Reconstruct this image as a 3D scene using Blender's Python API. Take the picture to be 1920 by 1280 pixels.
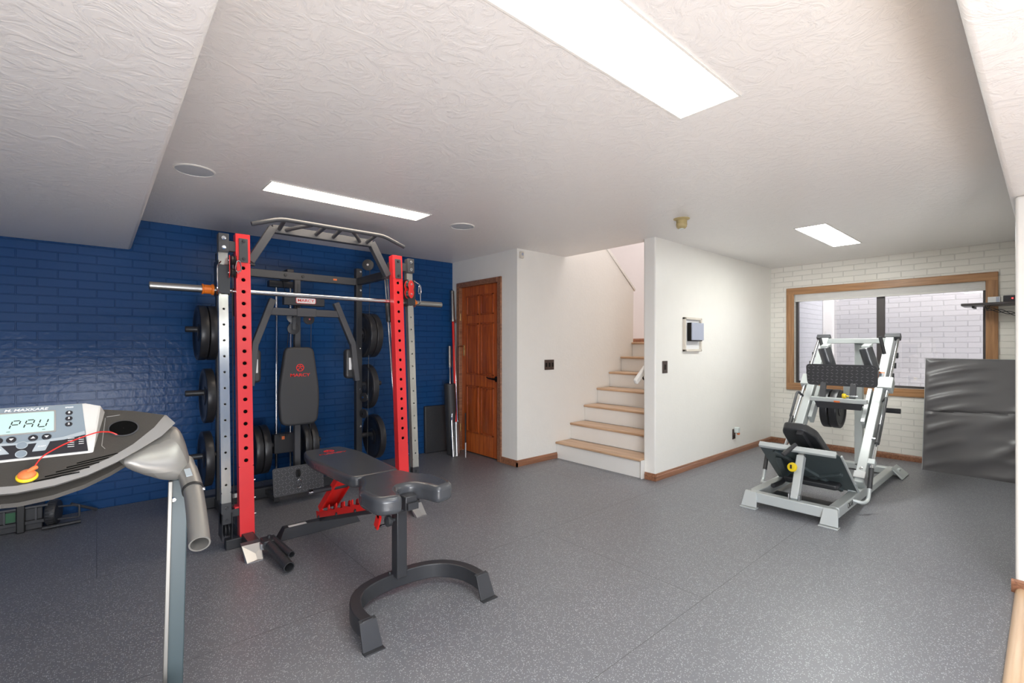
import bpy, bmesh, math, random
from mathutils import Vector, Matrix, Euler
S = bpy.context.scene
for o in list(bpy.data.objects): bpy.data.objects.remove(o)
random.seed(4)
C = S.collection
PI = math.pi
CEIL = 2.438; SOF = 2.17

# ------------------------------------------------------------------ camera, world, exposure
cam = bpy.data.cameras.new('camera'); cam.sensor_width = 36; cam.lens = 36*886/1920
cam.shift_y = 8/1920; cam.clip_start = .02
co = bpy.data.objects.new('camera', cam); C.objects.link(co); S.camera = co
co.location = (0, 0, 1.35); co.rotation_euler = (PI/2, 0, math.radians(-41.31))
S.view_settings.view_transform = 'Standard'; S.view_settings.look = 'None'
S.view_settings.gamma = 1; S.view_settings.use_curve_mapping = False
S.view_settings.exposure = 1.75
w = bpy.data.worlds.new('world'); S.world = w; w.use_nodes = True
w.node_tree.nodes['Background'].inputs[0].default_value = (1, .98, .97, 1)
w.node_tree.nodes['Background'].inputs[1].default_value = 2.1

def area(name, loc, size, size_y, energy, color=(1, 1, 1), rot=(0, 0, 0)):
    l = bpy.data.lights.new(name, 'AREA'); l.shape = 'RECTANGLE'; l.size = size; l.size_y = size_y
    l.energy = energy; l.color = color
    o = bpy.data.objects.new(name, l); C.objects.link(o); o.location = loc; o.rotation_euler = rot
    return o
area('stairwell_light', (5.2, 3.6, 4.75), 1.2, .8, 15, (1, .96, .92))

def aimed(name, loc, to, sx, sy, e, col):      # added fill lights, unseen behind the camera, lifting ceiling and walls
    d = Vector(to)-Vector(loc)
    area(name, loc, sx, sy, e, col, d.to_track_quat('-Z', 'Y').to_euler())
aimed('hall_fill_right', (.1, -1.25, .45), (3.8, 3.4, 2.0), 1.2, .9, 28, (.97, .98, 1))
aimed('hall_fill_left', (-1.2, -1.2, .45), (-.3, 3.5, 2.1), 1.2, .9, 12, (.97, .98, 1))

# ------------------------------------------------------------------ materials
MATS = {}
def nt(name):
    m = bpy.data.materials.new(name); m.use_nodes = True
    return m, m.node_tree.nodes, m.node_tree.links, m.node_tree.nodes['Principled BSDF']
def pbr(name, col, rough=.5, metal=0, spec=.5, bump=0, bscale=60, var=0, vscale=8, coat=0, emit=None, es=0, stretch=None):
    m, N, L, b = nt(name); MATS[name] = m
    b.inputs['Base Color'].default_value = (*col, 1); b.inputs['Roughness'].default_value = rough
    b.inputs['Metallic'].default_value = metal; b.inputs['Specular IOR Level'].default_value = spec
    b.inputs['Coat Weight'].default_value = coat; b.inputs['Coat Roughness'].default_value = .08
    tc = N.new('ShaderNodeTexCoord'); mp = N.new('ShaderNodeMapping')
    L.new(tc.outputs['Object'], mp.inputs[0])
    if stretch: mp.inputs['Scale'].default_value = stretch
    nz = N.new('ShaderNodeTexNoise'); nz.inputs['Scale'].default_value = vscale; nz.inputs['Detail'].default_value = 5
    L.new(mp.outputs[0], nz.inputs[0])
    v = var or .06
    mx = N.new('ShaderNodeMix'); mx.data_type = 'RGBA'
    mx.inputs['A'].default_value = (*[c*(1-v) for c in col], 1); mx.inputs['B'].default_value = (*[min(1, c*(1+v)) for c in col], 1)
    L.new(nz.outputs['Fac'], mx.inputs['Factor']); L.new(mx.outputs['Result'], b.inputs['Base Color'])
    if bump:
        n2 = N.new('ShaderNodeTexNoise'); n2.inputs['Scale'].default_value = bscale; n2.inputs['Detail'].default_value = 4
        L.new(mp.outputs[0], n2.inputs[0])
        bp = N.new('ShaderNodeBump'); bp.inputs['Strength'].default_value = bump; bp.inputs['Distance'].default_value = .01
        L.new(n2.outputs['Fac'], bp.inputs['Height']); L.new(bp.outputs[0], b.inputs['Normal'])
    if emit:
        b.inputs['Emission Color'].default_value = (*emit, 1); b.inputs['Emission Strength'].default_value = es
    return m
def wood(name, c1, c2, axis=0, scale=1, rough=.35, coat=.2):
    m, N, L, b = nt(name); MATS[name] = m
    tc = N.new('ShaderNodeTexCoord'); mp = N.new('ShaderNodeMapping'); L.new(tc.outputs['Object'], mp.inputs[0])
    sc = [22*scale]*3; sc[axis] = 1.2*scale; mp.inputs['Scale'].default_value = sc
    nz = N.new('ShaderNodeTexNoise'); nz.inputs['Scale'].default_value = 2; nz.inputs['Detail'].default_value = 6; nz.inputs['Distortion'].default_value = .8
    L.new(mp.outputs[0], nz.inputs[0])
    cr = N.new('ShaderNodeValToRGB'); cr.color_ramp.elements[0].position = .32; cr.color_ramp.elements[1].position = .68
    cr.color_ramp.elements[0].color = (*c1, 1); cr.color_ramp.elements[1].color = (*c2, 1)
    L.new(nz.outputs['Fac'], cr.inputs[0]); L.new(cr.outputs[0], b.inputs['Base Color'])
    b.inputs['Roughness'].default_value = rough; b.inputs['Coat Weight'].default_value = coat
    bp = N.new('ShaderNodeBump'); bp.inputs['Strength'].default_value = .15; bp.inputs['Distance'].default_value = .003
    L.new(nz.outputs['Fac'], bp.inputs['Height']); L.new(bp.outputs[0], b.inputs['Normal'])
    return m
def brick(name, col, axis, rough, depth=.006, bw=.232, rh=.0697, mort=.005, off=(0, 0), spec=.4):
    m, N, L, b = nt(name); MATS[name] = m
    tc = N.new('ShaderNodeTexCoord'); sp = N.new('ShaderNodeSeparateXYZ'); L.new(tc.outputs['Object'], sp.inputs[0])
    cb = N.new('ShaderNodeCombineXYZ')
    L.new(sp.outputs[axis], cb.inputs[0]); L.new(sp.outputs[2], cb.inputs[1])
    mp = N.new('ShaderNodeMapping'); mp.inputs['Location'].default_value = (off[0], off[1], 0); L.new(cb.outputs[0], mp.inputs[0])
    br = N.new('ShaderNodeTexBrick'); br.inputs['Scale'].default_value = 1
    br.inputs['Brick Width'].default_value = bw; br.inputs['Row Height'].default_value = rh
    br.inputs['Mortar Size'].default_value = mort; br.inputs['Mortar Smooth'].default_value = .35
    br.inputs['Color1'].default_value = (*[c*.98 for c in col], 1); br.inputs['Color2'].default_value = (*[min(1, c*1.02) for c in col], 1)
    br.inputs['Mortar'].default_value = (*[c*.9 for c in col], 1)
    L.new(mp.outputs[0], br.inputs[0]); L.new(br.outputs['Color'], b.inputs['Base Color'])
    nz = N.new('ShaderNodeTexNoise'); nz.inputs['Scale'].default_value = 28; nz.inputs['Detail'].default_value = 5
    L.new(tc.outputs['Object'], nz.inputs[0])
    ma = N.new('ShaderNodeMath'); ma.operation = 'MULTIPLY_ADD'; ma.inputs[1].default_value = -1; L.new(br.outputs['Fac'], ma.inputs[0])
    mb = N.new('ShaderNodeMath'); mb.operation = 'MULTIPLY'; mb.inputs[1].default_value = .35; L.new(nz.outputs['Fac'], mb.inputs[0]); L.new(mb.outputs[0], ma.inputs[2])
    bp = N.new('ShaderNodeBump'); bp.inputs['Strength'].default_value = 1; bp.inputs['Distance'].default_value = depth
    L.new(ma.outputs[0], bp.inputs['Height']); L.new(bp.outputs[0], b.inputs['Normal'])
    b.inputs['Roughness'].default_value = rough; b.inputs['Specular IOR Level'].default_value = spec
    return m
brick('blue_brick', (.013, .072, .22), 0, .22, .006, spec=.2)
brick('blue_brick_side', (.013, .072, .22), 1, .22, .006, spec=.3)
brick('cream_brick', (.88, .85, .785), 1, .4, .0035)
brick('well_brick', (.56, .55, .55), 1, .5, .006)
brick('well_brick_side', (.58, .59, .62), 0, .5, .006)
pbr('wall_paint', (.87, .85, .80), .32, spec=.35, bump=.12, bscale=35, var=.02)
pbr('stair_paint', (.78, .74, .74), .5, bump=.1, bscale=35, var=.02)
pbr('white_trim', (.84, .82, .78), .35, var=.02)
def ceiling_mat():
    m, N, L, b = nt('ceiling_paint'); MATS['ceiling_paint'] = m
    b.inputs['Base Color'].default_value = (.87, .845, .825, 1); b.inputs['Roughness'].default_value = .34; b.inputs['Specular IOR Level'].default_value = .45
    tc = N.new('ShaderNodeTexCoord')
    n1 = N.new('ShaderNodeTexNoise'); n1.inputs['Scale'].default_value = 9; n1.inputs['Detail'].default_value = 7; n1.inputs['Distortion'].default_value = 2.2; n1.inputs['Roughness'].default_value = .62
    L.new(tc.outputs['Object'], n1.inputs[0])
    r = N.new('ShaderNodeMapRange'); r.inputs[1].default_value = .45; r.inputs[2].default_value = .6; L.new(n1.outputs['Fac'], r.inputs[0])
    bp = N.new('ShaderNodeBump'); bp.inputs['Strength'].default_value = .32; bp.inputs['Distance'].default_value = .006
    L.new(r.outputs[0], bp.inputs['Height']); L.new(bp.outputs[0], b.inputs['Normal'])
ceiling_mat()
def rubber_mat():
    m, N, L, b = nt('rubber_floor'); MATS['rubber_floor'] = m
    tc = N.new('ShaderNodeTexCoord')
    def fleck(scale, thr, rad):
        vo = N.new('ShaderNodeTexVoronoi'); vo.inputs['Scale'].default_value = scale; L.new(tc.outputs['Object'], vo.inputs[0])
        sp = N.new('ShaderNodeSeparateColor'); L.new(vo.outputs['Color'], sp.inputs[0])
        g = N.new('ShaderNodeMath'); g.operation = 'GREATER_THAN'; g.inputs[1].default_value = thr; L.new(sp.outputs[0], g.inputs[0])
        d = N.new('ShaderNodeMath'); d.operation = 'LESS_THAN'; d.inputs[1].default_value = rad; L.new(vo.outputs['Distance'], d.inputs[0])
        x = N.new('ShaderNodeMath'); x.operation = 'MULTIPLY'; L.new(g.outputs[0], x.inputs[0]); L.new(d.outputs[0], x.inputs[1])
        return x
    f1 = fleck(170, .62, .36); f2 = fleck(75, .86, .2)
    mx = N.new('ShaderNodeMath'); mx.operation = 'MAXIMUM'; L.new(f1.outputs[0], mx.inputs[0]); L.new(f2.outputs[0], mx.inputs[1])
    nz = N.new('ShaderNodeTexNoise'); nz.inputs['Scale'].default_value = 1.6; nz.inputs['Detail'].default_value = 5; L.new(tc.outputs['Object'], nz.inputs[0])
    bc = N.new('ShaderNodeMix'); bc.data_type = 'RGBA'; bc.inputs['A'].default_value = (.145, .147, .163, 1); bc.inputs['B'].default_value = (.175, .178, .196, 1)
    L.new(nz.outputs['Fac'], bc.inputs['Factor'])
    br = N.new('ShaderNodeTexBrick'); br.inputs['Scale'].default_value = 1; br.inputs['Brick Width'].default_value = 2.44; br.inputs['Row Height'].default_value = 1.22
    br.inputs['Mortar Size'].default_value = .0013; br.inputs['Mortar Smooth'].default_value = 0; L.new(tc.outputs['Object'], br.inputs[0])
    c2 = N.new('ShaderNodeMix'); c2.data_type = 'RGBA'; L.new(mx.outputs[0], c2.inputs['Factor']); L.new(bc.outputs['Result'], c2.inputs['A']); c2.inputs['B'].default_value = (.44, .45, .48, 1)
    c3 = N.new('ShaderNodeMix'); c3.data_type = 'RGBA'; L.new(br.outputs['Fac'], c3.inputs['Factor']); L.new(c2.outputs['Result'], c3.inputs['A']); c3.inputs['B'].default_value = (.04, .04, .042, 1)
    L.new(c3.outputs['Result'], b.inputs['Base Color'])
    rr = N.new('ShaderNodeMapRange'); rr.inputs[3].default_value = .34; rr.inputs[4].default_value = .5; L.new(nz.outputs['Fac'], rr.inputs[0]); L.new(rr.outputs[0], b.inputs['Roughness'])
    n3 = N.new('ShaderNodeTexNoise'); n3.inputs['Scale'].default_value = 220; L.new(tc.outputs['Object'], n3.inputs[0])
    bp = N.new('ShaderNodeBump'); bp.inputs['Strength'].default_value = .25; bp.inputs['Distance'].default_value = .002; L.new(n3.outputs['Fac'], bp.inputs['Height']); L.new(bp.outputs[0], b.inputs['Normal'])
    b.inputs['Specular IOR Level'].default_value = 1.0
rubber_mat()
wood('door_wood', (.34, .06, .011), (.62, .15, .028), 2, 1, .35, .1)
wood('door_wood_shaded', (.26, .043, .008), (.5, .11, .02), 2, 1, .35, .1)  # darker copy of door_wood, painting groove shade on panels and mouldings
wood('base_wood', (.2, .085, .045), (.38, .17, .09), 0, 1, .35)
wood('oak_trim', (.33, .16, .07), (.52, .28, .13), 1, 1, .35)
wood('oak_trim_up', (.33, .16, .07), (.52, .28, .13), 2, 1, .35)
wood('tread_wood', (.42, .25, .14), (.66, .44, .28), 1, .8, .4)
wood('light_floor_wood', (.58, .38, .22), (.75, .54, .36), 0, .5, .3)
pbr('steel_black', (.032, .033, .037), .38, spec=.5, bump=.05, bscale=300)
pbr('steel_charcoal', (.066, .068, .074), .42, spec=.5, bump=.08, bscale=260)
pbr('red_paint', (.78, .035, .04), .3, spec=.5, var=.03)
pbr('red_bright', (.8, .02, .015), .35)
pbr('zinc', (.5, .5, .465), .17, metal=.65, var=.25, vscale=6, stretch=(4, 4, .8))
pbr('chrome', (.66, .67, .69), .1, metal=1)
pbr('brushed_steel', (.46, .46, .45), .28, metal=1)
pbr('silver_plate', (.5, .51, .52), .35, metal=.8)
pbr('recess_shade', (.004, .004, .004), .8, spec=.05)  # near-black that paints the shade inside holes, cup well and slots
pbr('vinyl_black', (.035, .036, .039), .42, spec=.55, bump=.25, bscale=90)
pbr('vinyl_gloss', (.06, .063, .07), .27, spec=.6, bump=.2, bscale=14)
pbr('pad_fabric', (.04, .041, .044), .6, bump=.15, bscale=400)
pbr('plate_rubber', (.022, .022, .025), .36, spec=.55, var=.2)
pbr('plate_hub', (.3, .3, .3), .3, metal=1)
pbr('diamond_rib', (.13, .13, .14), .35)
pbr('diamond_plate', (.045, .045, .05), .45)
pbr('silver_paint', (.54, .575, .57), .32, metal=.15, var=.03)
pbr('green_steel', (.075, .095, .098), .4)
pbr('orange_plastic', (.85, .2, .015), .35)
pbr('yellow_plastic', (.82, .6, .02), .35)
pbr('sticker_white', (.8, .8, .8), .4)
pbr('white_ink', (.85, .85, .85), .4)
pbr('black_ink', (.02, .02, .02), .4)
pbr('orange_sticker', (.8, .2, .06), .4)
pbr('brown_plate', (.12, .09, .08), .3, metal=.6)
pbr('brass', (.7, .5, .2), .25, metal=1)
pbr('bronze', (.02, .017, .015), .35, metal=.7)
pbr('detector_beige', (.5, .4, .19), .5)
pbr('beige_frame', (.72, .66, .57), .45)
pbr('grey_blue_plastic', (.42, .45, .55), .4)
pbr('speaker_grille', (.55, .58, .62), .7, bump=.5, bscale=600)
pbr('tread_dark', (.06, .055, .048), .5, bump=.3, bscale=500)
pbr('tread_silver', (.30, .29, .27), .4, metal=.5, var=.03)
pbr('tread_silver_shaded', (.40, .395, .385), .35, metal=.4)  # console silver darkened to paint shade on the down-facing rim
pbr('tread_silver_lit', (.70, .69, .66), .35, metal=.2)  # same silver kept bright for the lit display housing
pbr('panel_grey', (.23, .28, .32), .4)
pbr('panel_light', (.4, .45, .48), .4)
pbr('panel_dark', (.02, .02, .025), .35)
pbr('lcd', (.36, .5, .47), .25, emit=(.5, .75, .68), es=.12)
pbr('teal_steel', (.062, .088, .098), .4, spec=.5)
pbr('mat_vinyl', (.12, .115, .12), .36, spec=.55, var=.08)
pbr('foam_black', (.04, .04, .042), .4, bump=.3, bscale=200)
pbr('window_bronze', (.09, .08, .08), .4, metal=.4)
pbr('shade_fabric', (.74, .72, .7), .7)
pbr('clear_plastic', (.72, .78, .76), .15)
pbr('green_tape', (.03, .14, .06), .5)
pbr('led_red', (1, .02, .02), .4, emit=(1, .02, .02), es=4)
def emis(name, col, s):
    m = bpy.data.materials.new(name); m.use_nodes = True; MATS[name] = m; N = m.node_tree.nodes; L = m.node_tree.links
    N.remove(N['Principled BSDF']); e = N.new('ShaderNodeEmission'); e.inputs[0].default_value = (*col, 1); e.inputs[1].default_value = s
    tc = N.new('ShaderNodeTexCoord'); nz = N.new('ShaderNodeTexChecker'); nz.inputs['Scale'].default_value = 160
    nz.inputs[1].default_value = (*col, 1); nz.inputs[2].default_value = (*[c*.98 for c in col], 1)
    L.new(tc.outputs['Object'], nz.inputs[0]); L.new(nz.outputs[0], e.inputs[0]); L.new(e.outputs[0], N['Material Output'].inputs[0])
emis('diffuser_cool', (.93, 1, .94), 6.5)
emis('fill_panel_hall', (.96, .98, 1), 7)  # glow of the added hall panels, fill only
emis('diffuser_warm', (1, .86, .7), 4.5)
emis('diffuser_white', (.98, 1, .96), 11)
def glass():
    m = bpy.data.materials.new('glass'); m.use_nodes = True; MATS['glass'] = m; N = m.node_tree.nodes; L = m.node_tree.links
    N.remove(N['Principled BSDF'])
    t = N.new('ShaderNodeBsdfTransparent'); t.inputs[0].default_value = (.93, .93, .96, 1)
    g = N.new('ShaderNodeBsdfGlossy'); g.inputs['Roughness'].default_value = .01
    f = N.new('ShaderNodeFresnel'); f.inputs[0].default_value = 1.5
    mu = N.new('ShaderNodeMath'); mu.operation = 'MULTIPLY'; mu.inputs[1].default_value = 1.8; mu.use_clamp = True; L.new(f.outputs[0], mu.inputs[0])
    x = N.new('ShaderNodeMixShader'); L.new(mu.outputs[0], x.inputs[0]); L.new(t.outputs[0], x.inputs[1]); L.new(g.outputs[0], x.inputs[2])
    L.new(x.outputs[0], N['Material Output'].inputs[0])
glass()

# ------------------------------------------------------------------ mesh helpers
ORG = {}
class MB:
    def __init__(s): s.b = bmesh.new()
    def face(s, pts):
        try: return s.b.faces.new([s.b.verts.new(p) for p in pts])
        except ValueError: return None
    def rings(s, rs, close=True, cap=True):
        V = [[s.b.verts.new(p) for p in r] for r in rs]
        n = len(V[0])
        for a, b in zip(V, V[1:]):
            for i in range(n if close else n-1):
                j = (i+1) % n; s.b.faces.new((a[i], a[j], b[j], b[i]))
        if cap:
            s.b.faces.new(V[0][::-1]); s.b.faces.new(V[-1])
        return s
    def box(s, x0, x1, y0, y1, z0, z1):
        return s.rings([[(x0, y0, z), (x1, y0, z), (x1, y1, z), (x0, y1, z)] for z in (z0, z1)])
    def bar(s, p0, p1, w, h, up=(0, 0, 1), ext=0):
        p0, p1 = Vector(p0), Vector(p1); d = (p1-p0).normalized(); p0 = p0-d*ext; p1 = p1+d*ext
        sd = d.cross(Vector(up)).normalized(); u = sd.cross(d).normalized()
        q = [(-w/2, -h/2), (w/2, -h/2), (w/2, h/2), (-w/2, h/2)]
        return s.rings([[p+sd*a+u*b for a, b in q] for p in (p0, p1)])
    def cyl(s, p0, p1, r, n=20, r1=None):
        p0, p1 = Vector(p0), Vector(p1); d = (p1-p0).normalized()
        a = d.orthogonal().normalized(); b = d.cross(a); r1 = r if r1 is None else r1
        return s.rings([[p+(a*math.cos(2*PI*i/n)+b*math.sin(2*PI*i/n))*q for i in range(n)] for p, q in ((p0, r), (p1, r1))])
    def lathe(s, prof, org, ax, n=32):
        org = Vector(org); d = Vector(ax).normalized(); a = d.orthogonal().normalized(); b = d.cross(a)
        return s.rings([[org+d*t+(a*math.cos(2*PI*i/n)+b*math.sin(2*PI*i/n))*max(r, .0004) for i in range(n)] for r, t in prof])
    def tube(s, pts, r, n=12, cap=True, hollow=False):
        pts = [Vector(p) for p in pts]; rs = []; prev = None
        rad = r if isinstance(r, (list, tuple)) else [r]*len(pts)
        for i, p in enumerate(pts):
            d = ((pts[min(i+1, len(pts)-1)]-p).normalized()+(p-pts[max(i-1, 0)]).normalized()).normalized() if 0 < i < len(pts)-1 else (pts[1]-pts[0] if i == 0 else pts[-1]-pts[-2]).normalized()
            a = d.orthogonal().normalized() if prev is None else (prev-d*prev.dot(d)).normalized()
            prev = a; b = d.cross(a)
            rs.append([p+(a*math.cos(2*PI*k/n)+b*math.sin(2*PI*k/n))*rad[i] for k in range(n)])
        if hollow:   # open end with an inner wall at the last point
            d = (pts[-1]-pts[-2]).normalized(); c = pts[-1]
            rs.append([c+(q-c)*.84 for q in rs[-1]]); rs.append([q-d*.14 for q in rs[-1]])
        return s.rings(rs, cap=cap)
    def prism(s, outline, vec):
        vec = Vector(vec)
        return s.rings([[Vector(p) for p in outline], [Vector(p)+vec for p in outline]])
    def sphere(s, c, r, sc=(1, 1, 1)):
        bmesh.ops.create_uvsphere(s.b, u_segments=16, v_segments=10, radius=r, matrix=Matrix.Translation(c) @ Matrix.Diagonal((*sc, 1)))
        return s
    def xf(s, M):
        bmesh.ops.transform(s.b, matrix=M, verts=s.b.verts); return s
def fillet(pts, r, n=5):
    pts = [Vector(p) for p in pts]; out = [pts[0]]
    for a, p, b in zip(pts, pts[1:], pts[2:]):
        q = min(r, (a-p).length*.45, (b-p).length*.45)
        s0 = p+(a-p).normalized()*q; s1 = p+(b-p).normalized()*q
        for i in range(n+1):
            t = i/n; out.append(s0*(1-t)**2+p*2*t*(1-t)+s1*t*t)
    return out+[pts[-1]]
def obj(name, mb, mat, parent=None, bevel=0, seg=2, smooth=True, kind=None, label=None):
    b = mb.b if isinstance(mb, MB) else mb
    bmesh.ops.recalc_face_normals(b, faces=b.faces)
    me = bpy.data.meshes.new(name); b.to_mesh(me); b.free()
    me.materials.append(MATS[mat])
    o = bpy.data.objects.new(name, me); C.objects.link(o)
    org = Vector((0, 0, 0))
    if parent:
        org = ORG[parent.name]; o.parent = parent
    me.transform(Matrix.Translation(-org)); ORG[o.name] = org
    if smooth:
        me.shade_smooth(); me.set_sharp_from_angle(angle=math.radians(35))
    if bevel:
        m = o.modifiers.new('bevel', 'BEVEL'); m.width = bevel; m.segments = seg; m.limit_method = 'ANGLE'; m.angle_limit = math.radians(40)
        if hasattr(m, 'use_clamp_overlap'): m.use_clamp_overlap = True
    if kind: o['kind'] = kind
    if label: o['label'] = label
    return o
def struct(name, mb, mat, bevel=0, parent=None, smooth=True, seg=2):
    return obj(name, mb, mat, parent, bevel, seg, smooth, kind=None if parent else 'structure')
def tag(o, label, cat, group=None):
    o['label'] = label; o['category'] = cat
    if group: o['group'] = group
    return o
def thing(name, label, cat, loc, group=None):
    o = bpy.data.objects.new(name, None); C.objects.link(o); o.location = loc; o.empty_display_size = .1
    ORG[o.name] = Vector(loc); return tag(o, label, cat, group)
def single(name, mb, mat, loc, label, cat, group=None, bevel=0):      # a thing that is one mesh, origin at its base
    loc = Vector(loc); o = obj(name, mb, mat, None, bevel)
    o.data.transform(Matrix.Translation(-loc)); o.location = loc; ORG[o.name] = loc
    return tag(o, label, cat, group)
def box(*a): return MB().box(*a)
def emboss(o, mb, mat):        # raised surface pattern, kept inside the mesh of its plate
    b = bmesh.new(); b.from_mesh(o.data); n = len(b.faces)
    me = bpy.data.meshes.new('t'); mb.b.transform(Matrix.Translation(-ORG[o.name])); bmesh.ops.recalc_face_normals(mb.b, faces=mb.b.faces)
    mb.b.to_mesh(me); b.from_mesh(me); bpy.data.meshes.remove(me)
    b.faces.ensure_lookup_table()
    for f in b.faces[n:]: f.material_index = 1; f.smooth = False
    o.data.materials.append(MATS[mat]); b.to_mesh(o.data); b.free()
def text(s, size, M, mat, parent, name='lettering', ext=.0006, label=None, italic=0, sx=1):
    cu = bpy.data.curves.new('t', 'FONT'); cu.body = s; cu.size = size; cu.extrude = ext; cu.align_x = 'CENTER'; cu.align_y = 'CENTER'; cu.shear = italic; cu.offset = size*.012
    t = bpy.data.objects.new('t', cu); C.objects.link(t)
    dg = bpy.context.evaluated_depsgraph_get(); me = bpy.data.meshes.new_from_object(t.evaluated_get(dg))
    bpy.data.objects.remove(t)
    b = bmesh.new(); b.from_mesh(me); bpy.data.meshes.remove(me)
    bmesh.ops.transform(b, matrix=M @ Matrix.Diagonal((sx, 1, 1, 1)), verts=b.verts)
    return obj(name, b, mat, parent, smooth=False, label=label)
def frame(o, x, y):     # matrix with origin o, local x and y directions
    x = Vector(x).normalized(); y = Vector(y); z = x.cross(y).normalized(); y = z.cross(x)
    M = Matrix((x, y, z)).transposed().to_4x4(); M.translation = Vector(o); return M
def perforated(b, M, wdt, dep, length, holes, r):
    """tube standing on local z, front face at local y=0 with round holes, body behind (+y)"""
    def v(x, y, z): return b.b.verts.new(M @ Vector((x, y, z)))
    h = wdt/2
    zs = [0]; cells = []
    step = (holes[1]-holes[0]) if len(holes) > 1 else .08
    c = step*.5
    z = 0
    for hz in holes:
        if hz-c > z+1e-5: b.b.faces.new([v(-h, 0, z), v(h, 0, z), v(h, 0, hz-c), v(-h, 0, hz-c)])
        n = 16; outer = []; ring = []; inn = []
        for k in range(n):
            a = 2*PI*k/n+PI/n; ca, sa = math.cos(a), math.sin(a)
            q = max(abs(ca), abs(sa)); outer.append(v(ca/q*h, 0, hz+sa/q*c)); ring.append(v(ca*r, 0, hz+sa*r)); inn.append(v(ca*r, .006, hz+sa*r))
        for k in range(n):
            j = (k+1) % n
            b.b.faces.new([outer[k], outer[j], ring[j], ring[k]]); b.b.faces.new([ring[k], ring[j], inn[j], inn[k]])
        # cell corners
        for sx in (-1, 1):
            for sz in (-1, 1):
                o1 = min(outer, key=lambda p: (p.co-(M @ Vector((sx*h, 0, hz+sz*c*math.tan(PI/n*3 if False else PI/4-PI/n))))).length)
                o2 = min(outer, key=lambda p: (p.co-(M @ Vector((sx*h*math.tan(PI/4-PI/n), 0, hz+sz*c)))).length)
                b.b.faces.new([o1, v(sx*h, 0, hz+sz*c), o2])
        z = hz+c
    b.b.faces.new([v(-h, 0, z), v(h, 0, z), v(h, 0, length), v(-h, 0, length)])
    for q in ([(-h, 0), (-h, dep)], [(h, 0), (h, dep)], [(-h, dep), (h, dep)]):
        b.b.faces.new([v(*q[0], 0), v(*q[1], 0), v(*q[1], length), v(*q[0], length)])
    for z in (0, length): b.b.faces.new([v(-h, 0, z), v(h, 0, z), v(h, dep, z), v(-h, dep, z)])
    bmesh.ops.remove_doubles(b.b, verts=b.b.verts, dist=1e-5)
    return b
def bolts(name, pts, n, parent, r=.008, t=.008, mat='steel_black', each=True):
    n = Vector(n).normalized()
    for p in pts:
        p = Vector(p); obj(name, MB().lathe([(r*1.5, 0), (r*1.5, .0015), (r, .002), (r*.9, t), (0, t)], p, n, 12), mat, parent)

# ------------------------------------------------------------------ room shell
struct('floor', box(-3.2, 7.15, .125, 5.2, -.06, 0), 'rubber_floor')
m = MB(); m.prism([(-3.2, .125, 2.438), (-3.2, 5.2, 2.438), (3.525, 5.2, 2.438), (3.525, 3.925, 2.438), (4.32, 3.925, 2.438), (4.32, 2.6, 2.438), (7.15, 2.6, 2.438), (7.15, .125, 2.438)], (0, 0, .22))
struct('ceiling', m, 'ceiling_paint', smooth=False)
struct('trim_1', box(-3.2, .222, -1.7, 5.2, SOF, 2.437), 'ceiling_paint', .022, seg=4)       # dropped soffit, left
struct('trim_2', box(.2225, 7.2, -1.7, .15, SOF, 2.437), 'ceiling_paint', .022, seg=4)         # dropped beam, right
struct('wall_blue', box(-3.2, 3.66, 5.2, 5.35, 0, 2.66), 'blue_brick')
# door wall (opening 4.235-5.03, 2.12 high)
m = MB(); m.box(3.525, 3.66, 5.02, 5.2, 0, 2.438); m.box(3.525, 3.66, 4.046, 4.25, 0, 2.438); m.box(3.525, 3.66, 4.25, 5.02, 2.1, 2.438)
struct('wall_door', m, 'wall_paint')
struct('wall_door_back', box(3.62, 3.66, 4.25, 5.02, 0, 2.1), 'wall_paint')
m = MB(); m.prism([(3.525, 3.925, 0), (5.73, 3.925, 0), (5.76, 3.925, 2.14), (5.16, 3.925, 2.62), (4.32, 3.925, 3.29), (4.32, 3.925, 2.438), (3.525, 3.925, 2.438)], (0, .12, 0))
struct('wall_switch', m, 'wall_paint')
m = MB(); m.prism([(5.79, 3.915, 2.13), (5.80, 3.915, 2.165), (4.32, 3.915, 3.35), (4.32, 3.915, 3.29), (5.16, 3.915, 2.62)], (0, .14, 0))
struct('trim_3', m, 'white_trim', .004)
struct('wall_thermostat', box(4.19, 7.22, 2.6, 2.735, 0, 2.5), 'wall_paint', .014, seg=3)
struct('wall_stair_right', box(4.33, 6.9, 2.6, 2.735, 2.44, 4.9), 'stair_paint')
struct('wall_stair_far', box(6.8, 6.95, 2.736, 5.35, 0, 4.9), 'stair_paint')
struct('wall_stair_back', box(3.67, 6.8, 5.22, 5.35, 0, 4.9), 'stair_paint')
struct('wall_stair_front', box(4.2, 4.32, 2.735, 5.2, 2.66, 4.9), 'stair_paint')
struct('ceiling_stair', box(4.2, 6.95, 2.6, 5.35, 4.9, 5.0), 'stair_paint')
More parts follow.
